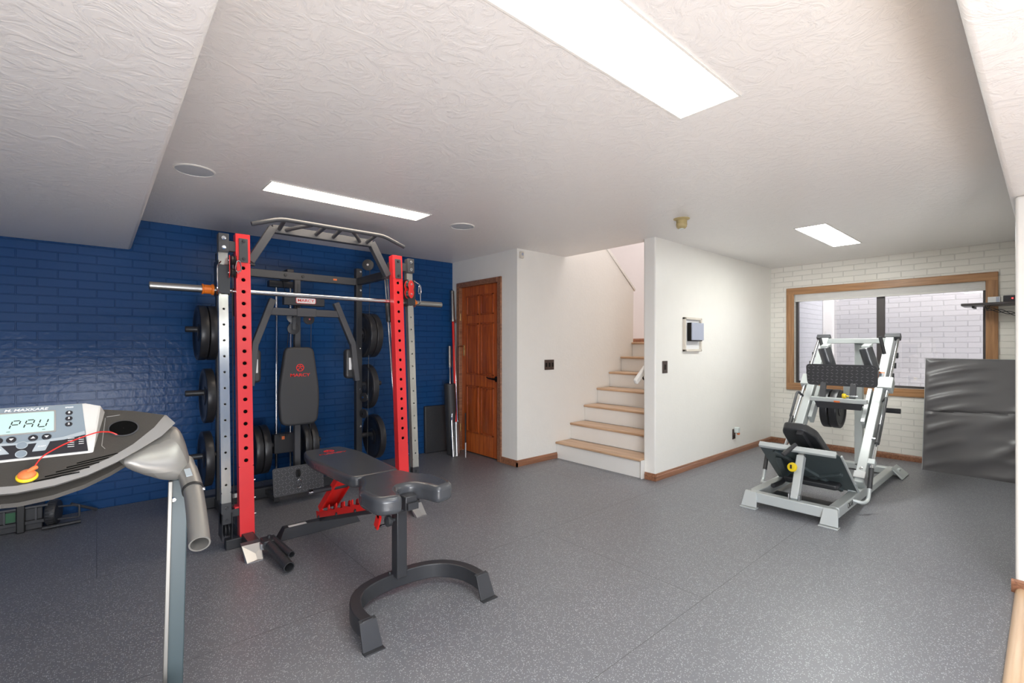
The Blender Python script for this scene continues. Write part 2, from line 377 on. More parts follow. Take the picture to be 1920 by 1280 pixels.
# window wall with opening Y .449-2.303, Z .845-2.045
m = MB(); m.box(7.15, 7.33, -2.2, .449, 0, 2.66); m.box(7.15, 7.33, 2.303, 2.75, 0, 2.66); m.box(7.15, 7.33, .449, 2.303, 0, .845); m.box(7.15, 7.33, .449, 2.303, 2.045, 2.66)
struct('wall_window', m, 'cream_brick')
struct('wall_right', box(3.79, 7.15, -.02, .125, 0, SOF), 'wall_paint', .014, seg=3)
struct('wall_left', box(-3.35, -3.2, -1.7, 5.35, 0, 2.66), 'blue_brick_side')
struct('wall_hall_back', box(-3.2, 3.92, -1.85, -1.7, 0, 2.66), 'blue_brick')  # both unseen walls got blue brick to keep reflections dark
struct('wall_hall', box(3.79, 3.92, -1.7, -.02, 0, SOF), 'wall_paint')
struct('floor_hall', box(-3.2, 3.79, -1.7, .10, -.06, .012), 'light_floor_wood')
m = MB().cyl((-3.2, .10, .004), (3.79, .10, .004), .026, 20)
struct('trim_4', m, 'light_floor_wood')
# baseboards with a moulded top
def base(name, p0, p1, n, mat='base_wood'):
    p0, p1, n = Vector(p0), Vector(p1), Vector(n)
    prof = [(0, 0), (.016, 0), (.016, .048), (.012, .052), (.012, .058), (.006, .07), (0, .07)]
    m = MB().rings([[p+n*a+Vector((0, 0, z)) for a, z in prof] for p in (p0, p1)])
    struct(name, m, mat, smooth=False)
base('baseboard_thermostat', (4.174, 2.6, 0), (7.15, 2.6, 0), (0, -1, 0))
base('baseboard_column', (4.19, 2.584, 0), (4.19, 2.715, 0), (-1, 0, 0))
base('baseboard_switch', (3.509, 3.925, 0), (4.165, 3.925, 0), (0, -1, 0))
base('baseboard_door', (3.525, 3.909, 0), (3.525, 4.19, 0), (-1, 0, 0))
base('baseboard_window', (7.15, .125, 0), (7.15, 2.6, 0), (-1, 0, 0))
base('baseboard_right', (3.79, .14, 0), (3.79, -.5, 0), (-1, 0, 0))
base('baseboard_landing', (6.8, 2.74, 1.4), (6.8, 5.2, 1.4), (-1, 0, 0))

# staircase
st = thing('staircase', 'white staircase with pale oak treads rising behind the white column', 'stairs', (4.165, 3.33, 0))
for k in range(7):
    x0 = 4.165+.26*k; z = .2*(k+1)
    if k < 6:
        obj('tread', box(x0-.03, x0+.262, 2.736, 3.922, z-.028, z), 'tread_wood', st, .012, 3)
    obj('riser', box(x0, x0+.02, 2.736, 3.922, z-.2+(.001 if k else 0), z-.0285), 'white_trim', st)
obj('landing', box(5.70, 6.798, 2.736, 3.922, 1.372, 1.4), 'tread_wood', st, .01, 3)
struct('floor_landing', box(5.735, 6.8, 3.923, 5.22, 1.3, 1.4), 'tread_wood')
obj('skirt_cap', box(4.135, 4.19, 2.722, 2.7355, 0, .185), 'white_trim', st, .003)
hr = thing('handrail', 'white handrail with a dark bracket beside the stair treads', 'handrail', (4.22, 2.83, .97))
obj('rail', MB().bar((4.2, 2.84, .97), (5.9, 2.84, 2.28), .045, .06), 'white_trim', hr, .014, 3)
obj('bracket', MB().tube(fillet([(4.34, 2.737, .99), (4.34, 2.84, .99), (4.34, 2.84, 1.05)], .03), .008), 'bronze', hr)

# door with six panels
d = MB(); X = 3.548
struct('door_1', d.box(X, X+.04, 4.255, 5.015, .012, 2.095), 'door_wood', .002)
D1 = bpy.data.objects['door_1']
def dpart(n, mb, mt, bev=0, seg=2): return obj(n, mb, mt, D1, bev, seg)
f = MB(); f.box(3.505, 3.56, 4.189, 4.254, 0, 2.155); f.box(3.505, 3.56, 5.016, 5.083, 0, 2.155); f.box(3.505, 3.56, 4.254, 5.016, 2.096, 2.155)
dpart('door_frame', f, 'base_wood', .004)
for (y0, y1) in ((4.375, 4.6), (4.67, 4.895)):
    for (z0, z1) in ((.27, .84), (1.0, 1.62), (1.74, 1.97)):
        fr = MB()
        for a in (((y0, z0), (y1, z0)), ((y1, z0), (y1, z1)), ((y1, z1), (y0, z1)), ((y0, z1), (y0, z0))):
            fr.bar((X-.001, *a[0]), (X-.001, *a[1]), .018, .022, (1, 0, 0), .009)
        dpart('panel_moulding', fr, 'door_wood_shaded', .003)
        o = [(X-.001, y0+.009, z0+.009), (X-.001, y1-.009, z0+.009), (X-.001, y1-.009, z1-.009), (X-.001, y0+.009, z1-.009)]
        i = [(X-.012, y0+.05, z0+.05), (X-.012, y1-.05, z0+.05), (X-.012, y1-.05, z1-.05), (X-.012, y0+.05, z1-.05)]
        dpart('door_panel', MB().rings([o, i]), 'door_wood_shaded')
h = dpart('door_handle', MB().lathe([(.033, 0), (.033, .006), (.02, .012), (.011, .016), (.011, .045), (0, .046)], (X-.001, 4.316, .955), (-1, 0, 0), 24), 'bronze')
obj('lever', MB().tube(fillet([(X-.046, 4.31, .955), (X-.046, 4.36, .958), (X-.044, 4.42, .962), (X-.042, 4.45, .972)], .02), [.011, .011, .01, .009, .009, .009, .009, .008, .008, .008, .007, .007, .007, .006], 10), 'bronze', h)
for z in (.3, 1.72): dpart('hinge', MB().cyl((X-.02, 5.02, z-.045), (X-.02, 5.02, z+.045), .008), 'brass')
dpart('hook_latch', MB().tube(fillet([(X-.03, 4.94, 1.34), (X-.06, 5.0, 1.34), (X-.03, 5.06, 1.33)], .03), .006, 8), 'brass')
dpart('latch_plate', box(X-.008, X-.001, 4.955, 4.985, 1.22, 1.36), 'brass', .002)

# window
wn = MB(); wn.box(7.13, 7.15, .357, .452, .752, 2.132); wn.box(7.13, 7.15, 2.30, 2.395, .752, 2.132)
struct('window_1', wn, 'oak_trim_up', .006)
W1 = bpy.data.objects['window_1']
wn = MB(); wn.box(7.129, 7.15, .357, 2.395, 2.043, 2.134); wn.box(7.129, 7.15, .357, 2.395, .75, .848)
obj('window_trim', wn, 'oak_trim', W1, .006)
wf = MB(); wf.box(7.22, 7.27, .449, .478, .845, 2.045); wf.box(7.22, 7.27, 2.274, 2.303, .845, 2.045); wf.box(7.22, 7.27, .478, 2.274, .845, .872); wf.box(7.22, 7.27, .478, 2.274, 2.02, 2.045)
wf.box(7.225, 7.265, 1.33, 1.41, .872, 2.02)
obj('window_frame', wf, 'window_bronze', W1, .003)
obj('glass_pane', box(7.244, 7.248, .478, 1.33, .872, 2.02), 'glass', W1)
obj('glass_pane', box(7.244, 7.248, 1.41, 2.274, .872, 2.02), 'glass', W1)
rs = thing('roller_shade', 'off-white pleated shade drawn up to a narrow band at the window top', 'window shade', (7.19, 1.376, 1.96))
m = MB()
for k in range(7): m.box(7.165+.004*(k % 2), 7.205-.004*(k % 2), .456, 2.296, 1.965+.0115*k, 1.976+.0115*k)
obj('shade_fabric', m, 'shade_fabric', rs)
obj('bottom_rail', box(7.162, 7.208, .455, 2.297, 1.948, 1.964), 'white_trim', rs, .003)
# light well outside
struct('wall_well_far', box(8.43, 8.6, -1.4, 2.45, -.5, 4.4), 'well_brick')
struct('wall_well_side', box(7.33, 8.43, 2.3, 2.45, -.5, 4.4), 'well_brick_side')
struct('wall_well_near', box(7.33, 8.43, -1.4, -1.25, -.5, 4.4), 'well_brick_side')
struct('floor_well', box(7.33, 8.43, -1.25, 2.3, -.5, -.4), 'white_trim')
struct('trim_5', box(8.36, 8.43, 2.16, 2.3, -.4, 3.4), 'white_trim', .01)

# ------------------------------------------------------------------ ceiling fixtures
def fixture(x0, x1, y0, y1, mat, label, z=CEIL, group=None):
    t = thing('ceiling_light', label, 'ceiling light', ((x0+x1)/2, (y0+y1)/2, z), group)
    f = MB(); w_ = .013
    f.box(x0-w_, x1+w_, y0-w_, y0, z-.006, z+.0); f.box(x0-w_, x1+w_, y1, y1+w_, z-.006, z)
    f.box(x0-w_, x0, y0, y1, z-.006, z); f.box(x1, x1+w_, y0, y1, z-.006, z)
    obj('frame', f, 'white_trim', t, .002)
    obj('diffuser', box(x0, x1, y0, y1, z-.003, z), mat, t)
fixture(.905, 2.09, .893, 1.16, 'diffuser_cool', 'large pale ceiling light panel overhead, nearest of the three')
fixture(.87, 2.075, 3.39, 3.62, 'diffuser_warm', 'warm cream ceiling light panel above the red and black rack')
fixture(4.87, 6.05, 1.318, 1.56, 'diffuser_white', 'bright white ceiling light panel above the silver leg press')
fixture(-1.6, -.4, -1.2, -.6, 'fill_panel_hall', 'added unseen fill panel in the left part of the hall soffit', SOF)  # unseen panel added to brighten the room from behind the camera
fixture(.8, 2.0, -1.2, -.6, 'fill_panel_hall', 'added unseen fill panel over the wooden hall floor', SOF)  # second added fill panel, also out of view
for x, y, l in ((.456, 3.50, 'round ceiling speaker beside the edge of the left soffit'), (2.5, 3.53, 'round ceiling speaker near the door, beyond the cream light panel')):
    t = thing('ceiling_speaker', l, 'ceiling speaker', (x, y, CEIL))
    obj('rim', MB().lathe([(.112, 0), (.112, .004), (.104, .007), (.103, .002), (0, .0021)], (x, y, CEIL), (0, 0, -1), 40), 'white_trim', t)
    obj('grille', MB().lathe([(.1025, .002), (.1025, .004), (.05, .006), (0, .0065)], (x, y, CEIL), (0, 0, -1), 40), 'speaker_grille', t)
t = thing('smoke_detector', 'brass-beige round detector hanging from the ceiling', 'smoke detector', (3.766, 2.083, CEIL))
obj('mounting_plate', MB().lathe([(.067, 0), (.067, .004), (.052, .012), (.045, .014)], (3.766, 2.083, CEIL), (0, 0, -1), 36), 'detector_beige', t)
obj('sensor_body', MB().lathe([(.045, .014), (.044, .04), (.046, .044), (.044, .048), (.046, .052), (.044, .056), (.043, .07), (.03, .084), (.024, .086)], (3.766, 2.083, CEIL), (0, 0, -1), 36), 'detector_beige', t)
obj('sensor_lens', MB().lathe([(.024, .086), (.02, .09), (0, .091)], (3.766, 2.083, CEIL), (0, 0, -1), 24), 'clear_plastic', t)
t = thing('motion_sensor', 'small beige motion sensor at the top corner of the wall with the switches', 'sensor', (3.575, 3.924, 2.33))
obj('housing', box(3.555, 3.605, 3.895, 3.924, 2.33, 2.405), 'beige_frame', t, .006, 3)
obj('lens', box(3.567, 3.593, 3.890, 3.895, 2.36, 2.39), 'grey_blue_plastic', t, .002)

# switches and outlet
def plate(name, label, cat, x0, x1, y, z0, z1, n):
    t = thing(name, label, cat, ((x0+x1)/2, y, z0))
    obj('cover_plate', box(x0, x1, y-.006, y, z0, z1), 'brown_plate', t, .003)
    wd = (x1-x0)/n
    for k in range(n):
        cx = x0+wd*(k+.5); obj('toggle', MB().prism([(cx-.012, y-.006, z0+.035), (cx+.012, y-.006, z0+.035), (cx+.012, y-.006, z1-.035), (cx-.012, y-.006, z1-.035)], (0, -.006, 0)), 'bronze', t, .002)
    return t
plate('switch_plate', 'triple brown light switch plate on the cream wall left of the stairs', 'light switch', 3.955, 4.115, 3.924, 1.065, 1.185, 3)
plate('switch_plate', 'single brown light switch on the wall just right of the column edge', 'light switch', 4.315, 4.41, 2.599, 1.07, 1.195, 1)
t = thing('intercom_panel', 'beige framed wall box with a grey-blue screen on the cream wall', 'wall panel', (4.91, 2.599, 1.3))
f = MB(); x0, x1, z0, z1, yy = 4.735, 5.08, 1.30, 1.645, 2.5995
for a in (((x0, z0), (x1, z0)), ((x1, z0), (x1, z1)), ((x1, z1), (x0, z1)), ((x0, z1), (x0, z0))):
    f.bar((a[0][0], yy-.012, a[0][1]), (a[1][0], yy-.012, a[1][1]), .024, .036, (0, 1, 0), .012)
obj('frame', f, 'beige_frame', t, .004)
obj('back_plate', box(x0, x1, yy-.008, yy, z0, z1), 'sticker_white', t)
obj('screen_housing', box(4.80, 5.05, yy-.055, yy-.008, 1.40, 1.60), 'bronze', t, .004)
obj('screen', box(4.80, 5.06, yy-.068, yy-.0555, 1.41, 1.60), 'grey_blue_plastic', t, .005)
t = thing('power_outlet', 'brown wall outlet low on the cream wall with a clear plug-in', 'outlet', (5.965, 2.599, .19))
obj('cover_plate', box(5.92, 6.0, 2.592, 2.5985, .19, .315), 'brown_plate', t, .003)
obj('socket', box(5.94, 5.98, 2.588, 2.592, .2, .24), 'bronze', t, .002)
t = thing('plug_in_freshener', 'clear plug-in air freshener with amber base in the wall outlet', 'air freshener', (5.97, 2.56, .26))
obj('bottle', box(5.945, 6.0, 2.535, 2.591, .27, .34), 'clear_plastic', t, .01, 3)
obj('cap', MB().lathe([(.018, 0), (.02, .01), (.012, .022), (0, .023)], (5.98, 2.55, .2685), (0, 0, -1), 16), 'orange_sticker', t)

# shelf top right, with devices and cables
t = thing('wall_shelf', 'dark wall shelf across the right edge of the window', 'shelf', (6.98, .37, 1.76))
obj('shelf_board', box(6.8, 7.125, .127, .615, 1.765, 1.79), 'window_bronze', t, .003)
obj('bracket', box(6.9, 7.125, .2, .22, 1.745, 1.7645), 'steel_black', t)
obj('bracket', box(6.9, 7.125, .52, .54, 1.745, 1.7645), 'steel_black', t)
t = thing('cable_box', 'black set-top box with a red light on the dark shelf', 'electronic device', (6.93, .24, 1.791))
obj('case', box(6.86, 7.0, .13, .31, 1.791, 1.855), 'steel_black', t, .005)
obj('power_light', MB().sphere((6.859, .245, 1.825), .006), 'led_red', t)
t = thing('white_carton', 'small white and blue box on the dark shelf beside the set-top box', 'box', (6.93, .37, 1.791))
obj('carton', box(6.87, 6.99, .33, .42, 1.791, 1.85), 'sticker_white', t, .002)
obj('printed_side', box(6.869, 6.8695, .335, .36, 1.793, 1.848), 'grey_blue_plastic', t)
cb = thing('hanging_cables', 'tangle of thin black cables hanging under the dark shelf', 'cables', (6.9, .3, 1.764))
for k in range(3):
    pts = [(6.86, .44-.02*k, 1.762), (6.86, .43, 1.73-.01*k)]
    for i in range(1, 13):
        y = .43-.024*i; pts.append((6.86+.012*math.cos(i+k*2), y, 1.735-.008*i+.016*math.sin(i*.8+k*2.1)))
    obj('cable', MB().tube(fillet(pts, .02, 3), .0035, 8), 'black_ink', cb)

# folded mat at the right, foam pieces by the blue wall
mt = thing('gym_mat', 'large black folded gym mat standing upright below the window', 'exercise mat', (6.87, .54, 0))
b = MB(); ny, nz = 60, 90
def fold(y, z):
    u = (y-.14)/.78; t_ = 0
    rg = lambda a: (.5+.5*math.sin(a))**2.4
    t_ += .034*rg(21*z-8*(1-u)**1.7+1.2*math.sin(4*u+z*3))*(.25+.75*math.sin(PI*min(1, z/1.2)))*(.5+.5*math.sin(4.2*u+2.9*z+.4))
    t_ += .018*rg(40*z+11*u*u-6*u+1.7*math.cos(5*z))*(.5+.5*math.cos(5.5*u+2.2*z))
    t_ -= .014*math.exp(-((z-.62-.05*(1-u))/.012)**2)
    e = min(1, min(y-.14, .92-y)/.03, (1.205-z)/.03, z/.06+.1); return t_*max(0, e)
V = []
for j in range(nz+1):
    row = []
    for i in range(ny+1):
        y = .14+.78*i/ny; z = 1.205*j/nz; row.append((6.77+.24*z/1.205-fold(y, z), y, z))
    V.append(row)
vv = [[b.b.verts.new(p) for p in r] for r in V]
for j in range(nz):
    for i in range(ny): b.b.faces.new((vv[j][i], vv[j+1][i], vv[j+1][i+1], vv[j][i+1]))
bk = [[b.b.verts.new((p[0]+.1+fold(p[1], p[2]), p[1], p[2])) for p in r] for r in V]
for j in range(nz):
    for i in range(ny): b.b.faces.new((bk[j][i], bk[j][i+1], bk[j+1][i+1], bk[j+1][i]))
for j in range(nz):
    for i in (0, ny): b.b.faces.new((vv[j][i], vv[j+1][i], bk[j+1][i], bk[j][i]))
for i in range(ny):
    for j in (0, nz): b.b.faces.new((vv[j][i], vv[j][i+1], bk[j][i+1], bk[j][i]))
obj('mat_cover', b, 'mat_vinyl', mt)
obj('edge_piping', MB().tube([(6.768, .92, .004), (7.008, .92, 1.207), (7.008, .14, 1.207)], .003, 8), 'silver_plate', mt)

pm = MB(); pm.box(-.155, .155, -.025, .025, 0, .59)
o = obj('knee_pad_mat', pm, 'vinyl_black', None, .014, 3)
o.location = (3.24, 5.155, 0); o.rotation_euler = (math.radians(-2), 0, math.radians(-6)); tag(o, 'thin black padded board leaning against the blue brick wall', 'exercise pad')
o = obj('foam_roller', MB().lathe([(.06, 0), (.07, .006), (.072, .02), (.072, .86), (.07, .874), (.05, .88), (.03, .876), (.028, .8), (0, .8)], (0, 0, 0), (0, 0, 1), 40), 'foam_black', None)
o.location = (3.325, 4.90, .004); o.rotation_euler = (math.radians(-1.5), math.radians(-2), 0); tag(o, 'tall black foam roller standing beside the barbells near the door', 'foam roller')

def barbell(name, label, p0, p1, shaft_mat, L, sl, r_s=.025, r_b=.0145, group=None, clip=False):
    p0, p1 = Vector(p0), Vector(p1); d = (p1-p0).normalized(); p1 = p0+d*L
    t = thing(name, label, 'barbell', tuple(p0), group)
    obj('shaft', MB().cyl(p0+d*(sl-.01), p1-d*(sl-.01), r_b, 20), shaft_mat, t)
    for a, q in ((p0, d), (p1, -d)):
        obj('sleeve', MB().lathe([(r_s*.8, 0), (r_s, .004), (r_s, sl-.03), (r_s+.011, sl-.03), (r_s+.011, sl-.005), (r_b+.004, sl)], a, q, 28), 'brushed_steel', t)
    return t, p0, p1, d
barbell('barbell', 'red-shafted barbell leaning in the corner beside the door', (3.30, 4.775, .0), (3.475, 5.14, 2.15), 'red_bright', 2.1, .42)
barbell('barbell', 'all-silver barbell leaning in the corner behind the red-shafted one', (3.39, 4.87, .0), (3.495, 5.16, 2.17), 'chrome', 2.08, .42, .02)
t = thing('curl_bar', 'short silver curl bar with bent grip leaning in the corner by the foam roller', 'barbell', (3.27, 4.83, 0))
q = [(3.27, 4.83, .23), (3.275, 4.85, .45), (3.295, 4.86, .55), (3.275, 4.88, .65), (3.31, 4.91, .75), (3.30, 4.92, .85), (3.36, 5.02, 1.12)]
obj('bent_shaft', MB().tube(fillet(q, .03), .013, 12), 'chrome', t)
obj('sleeve', MB().cyl((3.265, 4.80, 0), (3.27, 4.83, .24), .022, 20), 'brushed_steel', t)
obj('sleeve', MB().cyl((3.345, 4.995, 1.08), (3.385, 5.06, 1.34), .022, 20), 'brushed_steel', t)
t = thing('steel_rod', 'short dark rod with a silver tip leaning against the door', 'metal rod', (3.36, 4.67, 0))
obj('rod', MB().cyl((3.37, 4.69, .16), (3.49, 4.86, .5), .008, 12), 'steel_black', t)
obj('tip', MB().cyl((3.345, 4.655, 0), (3.37, 4.69, .17), .011, 12), 'brushed_steel', t)

# ------------------------------------------------------------------ power rack
XL, XR = .769, 1.957; XC = (XL+XR)/2
def ry(z): return 3.628+.0665*z            # the front posts lean back a little
rk = thing('power_rack', 'red and black cable power rack with zinc side rails against the blue brick wall', 'power rack', (XC, 4.1, 0))
lean = Vector((0, .0665, 1)).normalized()
LM = lambda x, y0: Matrix.Translation((x, y0, 0)) @ Matrix.Rotation(-math.atan(.0665), 4, 'X')
for x in (XL, XR):
    p = obj('upright', perforated(MB(), LM(x, 3.593), .09, .07, 2.138, [.567+.0831*k for k in range(17)], .0125), 'red_paint', rk, .003)
    obj('hole_shade', MB().rings([[LM(x, 3.6).to_translation()*0+(LM(x, 3.605) @ Vector((a, b, z))) for a, b in ((-.035, 0), (.035, 0), (.035, .003), (-.035, .003))] for z in (.4, 2.0)]), 'recess_shade', p)  # dark sheet behind the holes paints the shade inside the tube
    obj('joint_plate', MB().bar(LM(x, 3.589) @ Vector((.002, 0, 1.935)), LM(x, 3.589) @ Vector((.002, 0, 2.105)), .056, .006, (0, 1, 0)), 'steel_charcoal', p, .002)
    bolts('bolt', [LM(x, 3.585) @ Vector((.002, 0, z)) for z in (1.96, 2.085)], (0, -1, 0), p, .0085, .011)
    bolts('bolt', [(x+.045, ry(z)-.01, z) for z in (.42, .30, .19)], (1, 0, 0), p, .007, .014, 'chrome')
sd = {XL: -1, XR: 1}
for x in (XL, XR):
    s_ = sd[x]; xz = x+.12*s_
    r_ = obj('side_rail', perforated(MB(), LM(xz, 3.603) @ Matrix.Translation((0, 0, .30)), .056, .05, 1.79, [.12+.1077*k for k in range(13)], .0065), 'zinc', rk, .002)
    obj('rail_bracket', MB().bar((xz, ry(2.0)-.027, 1.99), (xz, ry(2.12)-.027, 2.115), .062, .062, (0, 1, 0)), 'steel_charcoal', r_, .003)
    bolts('bolt', [(xz, ry(z)-.06, z) for z in (2.02, 2.085)], (0, -1, 0), r_, .009, .011, 'chrome')
    obj('rail_foot', MB().bar((xz, ry(.2)-.0, .16), (xz, ry(.3)-.0, .30), .06, .056, (0, 1, 0)), 'steel_black', r_, .002)
    bolts('bolt', [(xz, ry(.2)-.03, z) for z in (.19, .27)], (0, -1, 0), r_, .008, .008)
    obj('outrigger_arm', box(min(x, xz), max(x, xz), ry(2.05)-.02, ry(2.05)+.03, 2.005, 2.075), 'steel_charcoal', rk, .003)
    obj('lower_arm', box(min(x, xz), max(x, xz), ry(.2)-.02, ry(.2)+.02, .2, .25), 'steel_black', rk, .003)
    # floor beams, feet
    obj('base_beam', box(x-.035, x+.035, 3.42, 4.62, .012, .08), 'steel_black', rk, .004)
    obj('foot_cap', MB().rings([[(x-.078, 3.43, .082), (x+.03, 3.43, .082), (x+.03, 3.385, .074), (x-.078, 3.385, .074)], [(x-.078, 3.43, .078), (x+.03, 3.43, .078), (x+.03, 3.385, .07), (x-.078, 3.385, .07)]]), 'steel_charcoal', rk)
    obj('foot_plate', MB().rings([[(x-.078, 3.385, .077), (x+.03, 3.383, .077), (x+.027, 3.30, .006), (x+.02, 3.275, .004), (x-.07, 3.275, .004), (x-.078, 3.30, .006)], [(x-.078, 3.385, .072), (x+.03, 3.383, .072), (x+.027, 3.30, .001), (x+.02, 3.275, .0), (x-.07, 3.275, .0), (x-.078, 3.30, .001)]]), 'silver_plate', rk, smooth=False)
    obj('stabilizer_stub', box(min(x, x+.13*s_), max(x, x+.13*s_), 3.58, 3.64, .0, .065), 'steel_black', rk, .004)
    # low cable pulley in its housing
    hs = obj('pulley_housing', MB().prism([(xz-.03, 3.58, .235), (xz-.03, 3.70, .235), (xz-.03, 3.72, .07), (xz-.03, 3.60, .06)], (.004, 0, 0)).prism([(xz+.026, 3.58, .235), (xz+.026, 3.70, .235), (xz+.026, 3.72, .07), (xz+.026, 3.60, .06)], (.004, 0, 0)), 'steel_black', rk)
    for dx in (-.013, .007):
        obj('pulley', MB().lathe([(.04, 0), (.045, .002), (.036, .006), (.036, .009), (.045, .013), (.04, .015)], (xz+dx, 3.64, .12), (1, 0, 0), 24), 'steel_black', hs)
    # rear upright, plate pegs
    obj('rear_upright', box(x-.03, x+.03, 4.52, 4.58, .0, 2.115), 'steel_black', rk, .004)
    bolts('bolt', [(x+.012, 4.52, z) for z in (2.085, 1.9, 1.32, .92, .55)], (0, -1, 0), rk, .007, .008, 'chrome')
    for z in (1.482, .968, .455):
        obj('plate_peg', MB().lathe([(.024, 0), (.024, .205), (.021, .21), (0, .211)], (x+.03*s_, 4.55, z), (s_, 0, 0), 20), 'steel_black', rk)
    obj('side_beam', box(x-.025, x+.025, 3.79, 4.52, 1.95, 2.02), 'steel_black', rk, .004)
    # angled guide rods with sleeve and spring
    g0, g1 = Vector((x-.012, 3.66, .26)), Vector((x-.012, 3.925, 1.97))
    for dx in (-.010, .012):
        gp = obj('guide_rod', MB().cyl(g0+Vector((dx, 0, 0)), g1+Vector((dx, 0, 0)), .0075, 14), 'chrome', rk)
    at = lambda t: g0.lerp(g1, t)
    obj('bar_sleeve', MB().tube([at(.76), at(.765), at(.865), at(.87)], [.02, .026, .026, .02], 18), 'steel_black', rk)
    obj('stop_sleeve', MB().tube([at(.14), at(.15), at(.25), at(.26)], [.02, .026, .026, .02], 18), 'steel_black', rk)
    obj('bumper_spring', MB().tube([at(.26+.075*k/72)+Vector((.019*math.cos(k*.75), .019*math.sin(k*.75), 0)) for k in range(73)], .003, 6), 'chrome', rk)
    obj('rod_base', box(x-.07, x+.045, 3.63, 3.70, .2, .26), 'red_paint', rk, .004)
# rear cross beams, centre column
obj('rear_crossbar', box(XL+.03, XR-.03, 4.525, 4.575, 1.948, 2.016), 'steel_charcoal', rk, .004)
bolts('bolt', [(x, 4.525, 1.985) for x in (1.27, 1.42)], (0, -1, 0), rk, .011, .009)
obj('warning_sticker', box(1.70, 1.735, 4.5235, 4.5245, 1.975, 1.992), 'orange_sticker', rk)
obj('rear_floor_beam', box(.56, 2.16, 4.585, 4.66, .005, .095), 'steel_black', rk, .004)
obj('warning_sticker', box(.87, 1.02, 4.583, 4.5845, .055, .09), 'sticker_white', rk)
obj('centre_column', box(1.34, 1.392, 4.49, 4.545, .09, 1.946), 'steel_charcoal', rk, .004)
obj('tower_head', box(1.2, 1.44, 4.77, 4.85, 1.90, 1.96), 'steel_black', rk, .006)
obj('tower_head_link', box(1.30, 1.36, 4.576, 4.80, 1.955, 2.05), 'steel_black', rk, .006)
for x in (1.27, 1.395): obj('carriage_rod', MB().cyl((x, 4.81, .09), (x, 4.81, 1.92), .0105, 16), 'chrome', rk)
cg = obj('plate_carriage', box(1.24, 1.425, 4.76, 4.86, .34, .52), 'steel_black', rk, .006)
for s_ in (1, -1): obj('carriage_peg', MB().lathe([(.024, 0), (.024, .25), (.02, .255), (0, .256)], (1.333+.09*s_, 4.81, .42), (s_, 0, 0), 20), 'steel_black', cg)
obj('caution_sticker', box(1.305, 1.33, 4.7585, 4.7595, .47, .5), 'orange_sticker', cg)
obj('tower_floor_beam', box(1.28, 1.4, 4.66, 4.95, .005, .085), 'steel_black', rk, .004)
def pulley(c, ax, r, parent=rk, name='pulley'):
    p = obj(name, MB().lathe([(.25*r, -.012), (r*.8, -.011), (r, -.009), (r*.84, -.003), (r*.84, .003), (r, .009), (r*.8, .011), (.25*r, .012)], c, ax, 28), 'steel_black', parent)
    obj('pulley_hub', MB().lathe([(.2*r, -.016), (.2*r, .016), (0, .017)], c, ax, 14), 'chrome', p); return p
pulley((1.295, 4.40, 1.60), (.15, 1, 0), .048); pulley((1.44, 4.42, 1.59), (-.15, 1, 0), .048); pulley((1.30, 4.395, 1.50), (0, 1, 0), .05)
obj('pulley_fork', box(1.285, 1.315, 4.37, 4.378, 1.49, 1.60), 'steel_charcoal', rk, .002)
pulley((2.02, 4.46, 2.15), (.8, 1, 0), .055); pulley((1.985, 4.48, .84), (1, .4, 0), .045); pulley((1.985, 4.48, .68), (1, .4, 0), .045)
for a, b_ in (((1.275, 4.41, 1.6), (1.275, 4.72, .5)), ((1.32, 4.40, 1.5), (1.33, 4.74, .5)), ((1.345, 4.41, 1.9), (1.35, 4.74, .5)), ((1.46, 4.42, 1.58), (1.46, 4.45, .35)), ((1.30, 4.72, 1.95), (1.30, 4.40, 1.55)), ((2.03, 4.44, 2.12), (2.01, 4.46, .1))):
    obj('cable', MB().cyl(a, b_, .0028, 8), 'black_ink', rk)
# backrest on the column
def pad(name, outl, n, th, mat, parent, bev=.014, seg=4):
    return obj(name, MB().prism(outl, Vector(n).normalized()*th), mat, parent, bev, seg)
def rounded(pts, r, n=5):   # closed outline with rounded corners
    pts = [Vector(p) for p in pts]; out = []; N_ = len(pts)
    for i, p in enumerate(pts):
        a, b = pts[i-1], pts[(i+1) % N_]; q = min(r if not isinstance(r, (list, tuple)) else r[i], (a-p).length*.48, (b-p).length*.48)
        s0 = p+(a-p).normalized()*q; s1 = p+(b-p).normalized()*q
        for k in range(n+1):
            t = k/n; out.append(s0*(1-t)**2+p*2*t*(1-t)+s1*t*t)
    return out
bx = 1.312
bp = pad('backrest', rounded([(bx-.115, 4.25, 1.338), (bx+.115, 4.25, 1.338), (bx+.172, 4.25, .93), (bx+.150, 4.25, .668), (bx-.150, 4.25, .668), (bx-.172, 4.25, .93)], [.05, .05, .15, .07, .07, .15]), (0, 1, 0), .07, 'pad_fabric', rk, .02)
obj('backrest_mount', box(1.33, 1.40, 4.322, 4.49, .8, .86), 'steel_black', rk)
obj('backrest_mount', box(1.33, 1.40, 4.322, 4.49, 1.12, 1.18), 'steel_black', rk)
Mt = frame((bx, 4.2475, 1.115), (1, 0, 0), (0, 0, 1))
text('MARCY', .036, frame((bx, 4.2475, 1.098), (1, 0, 0), (0, 0, 1)), 'red_bright', bp, 'brand_lettering', sx=1.35, label='small red capital lettering')
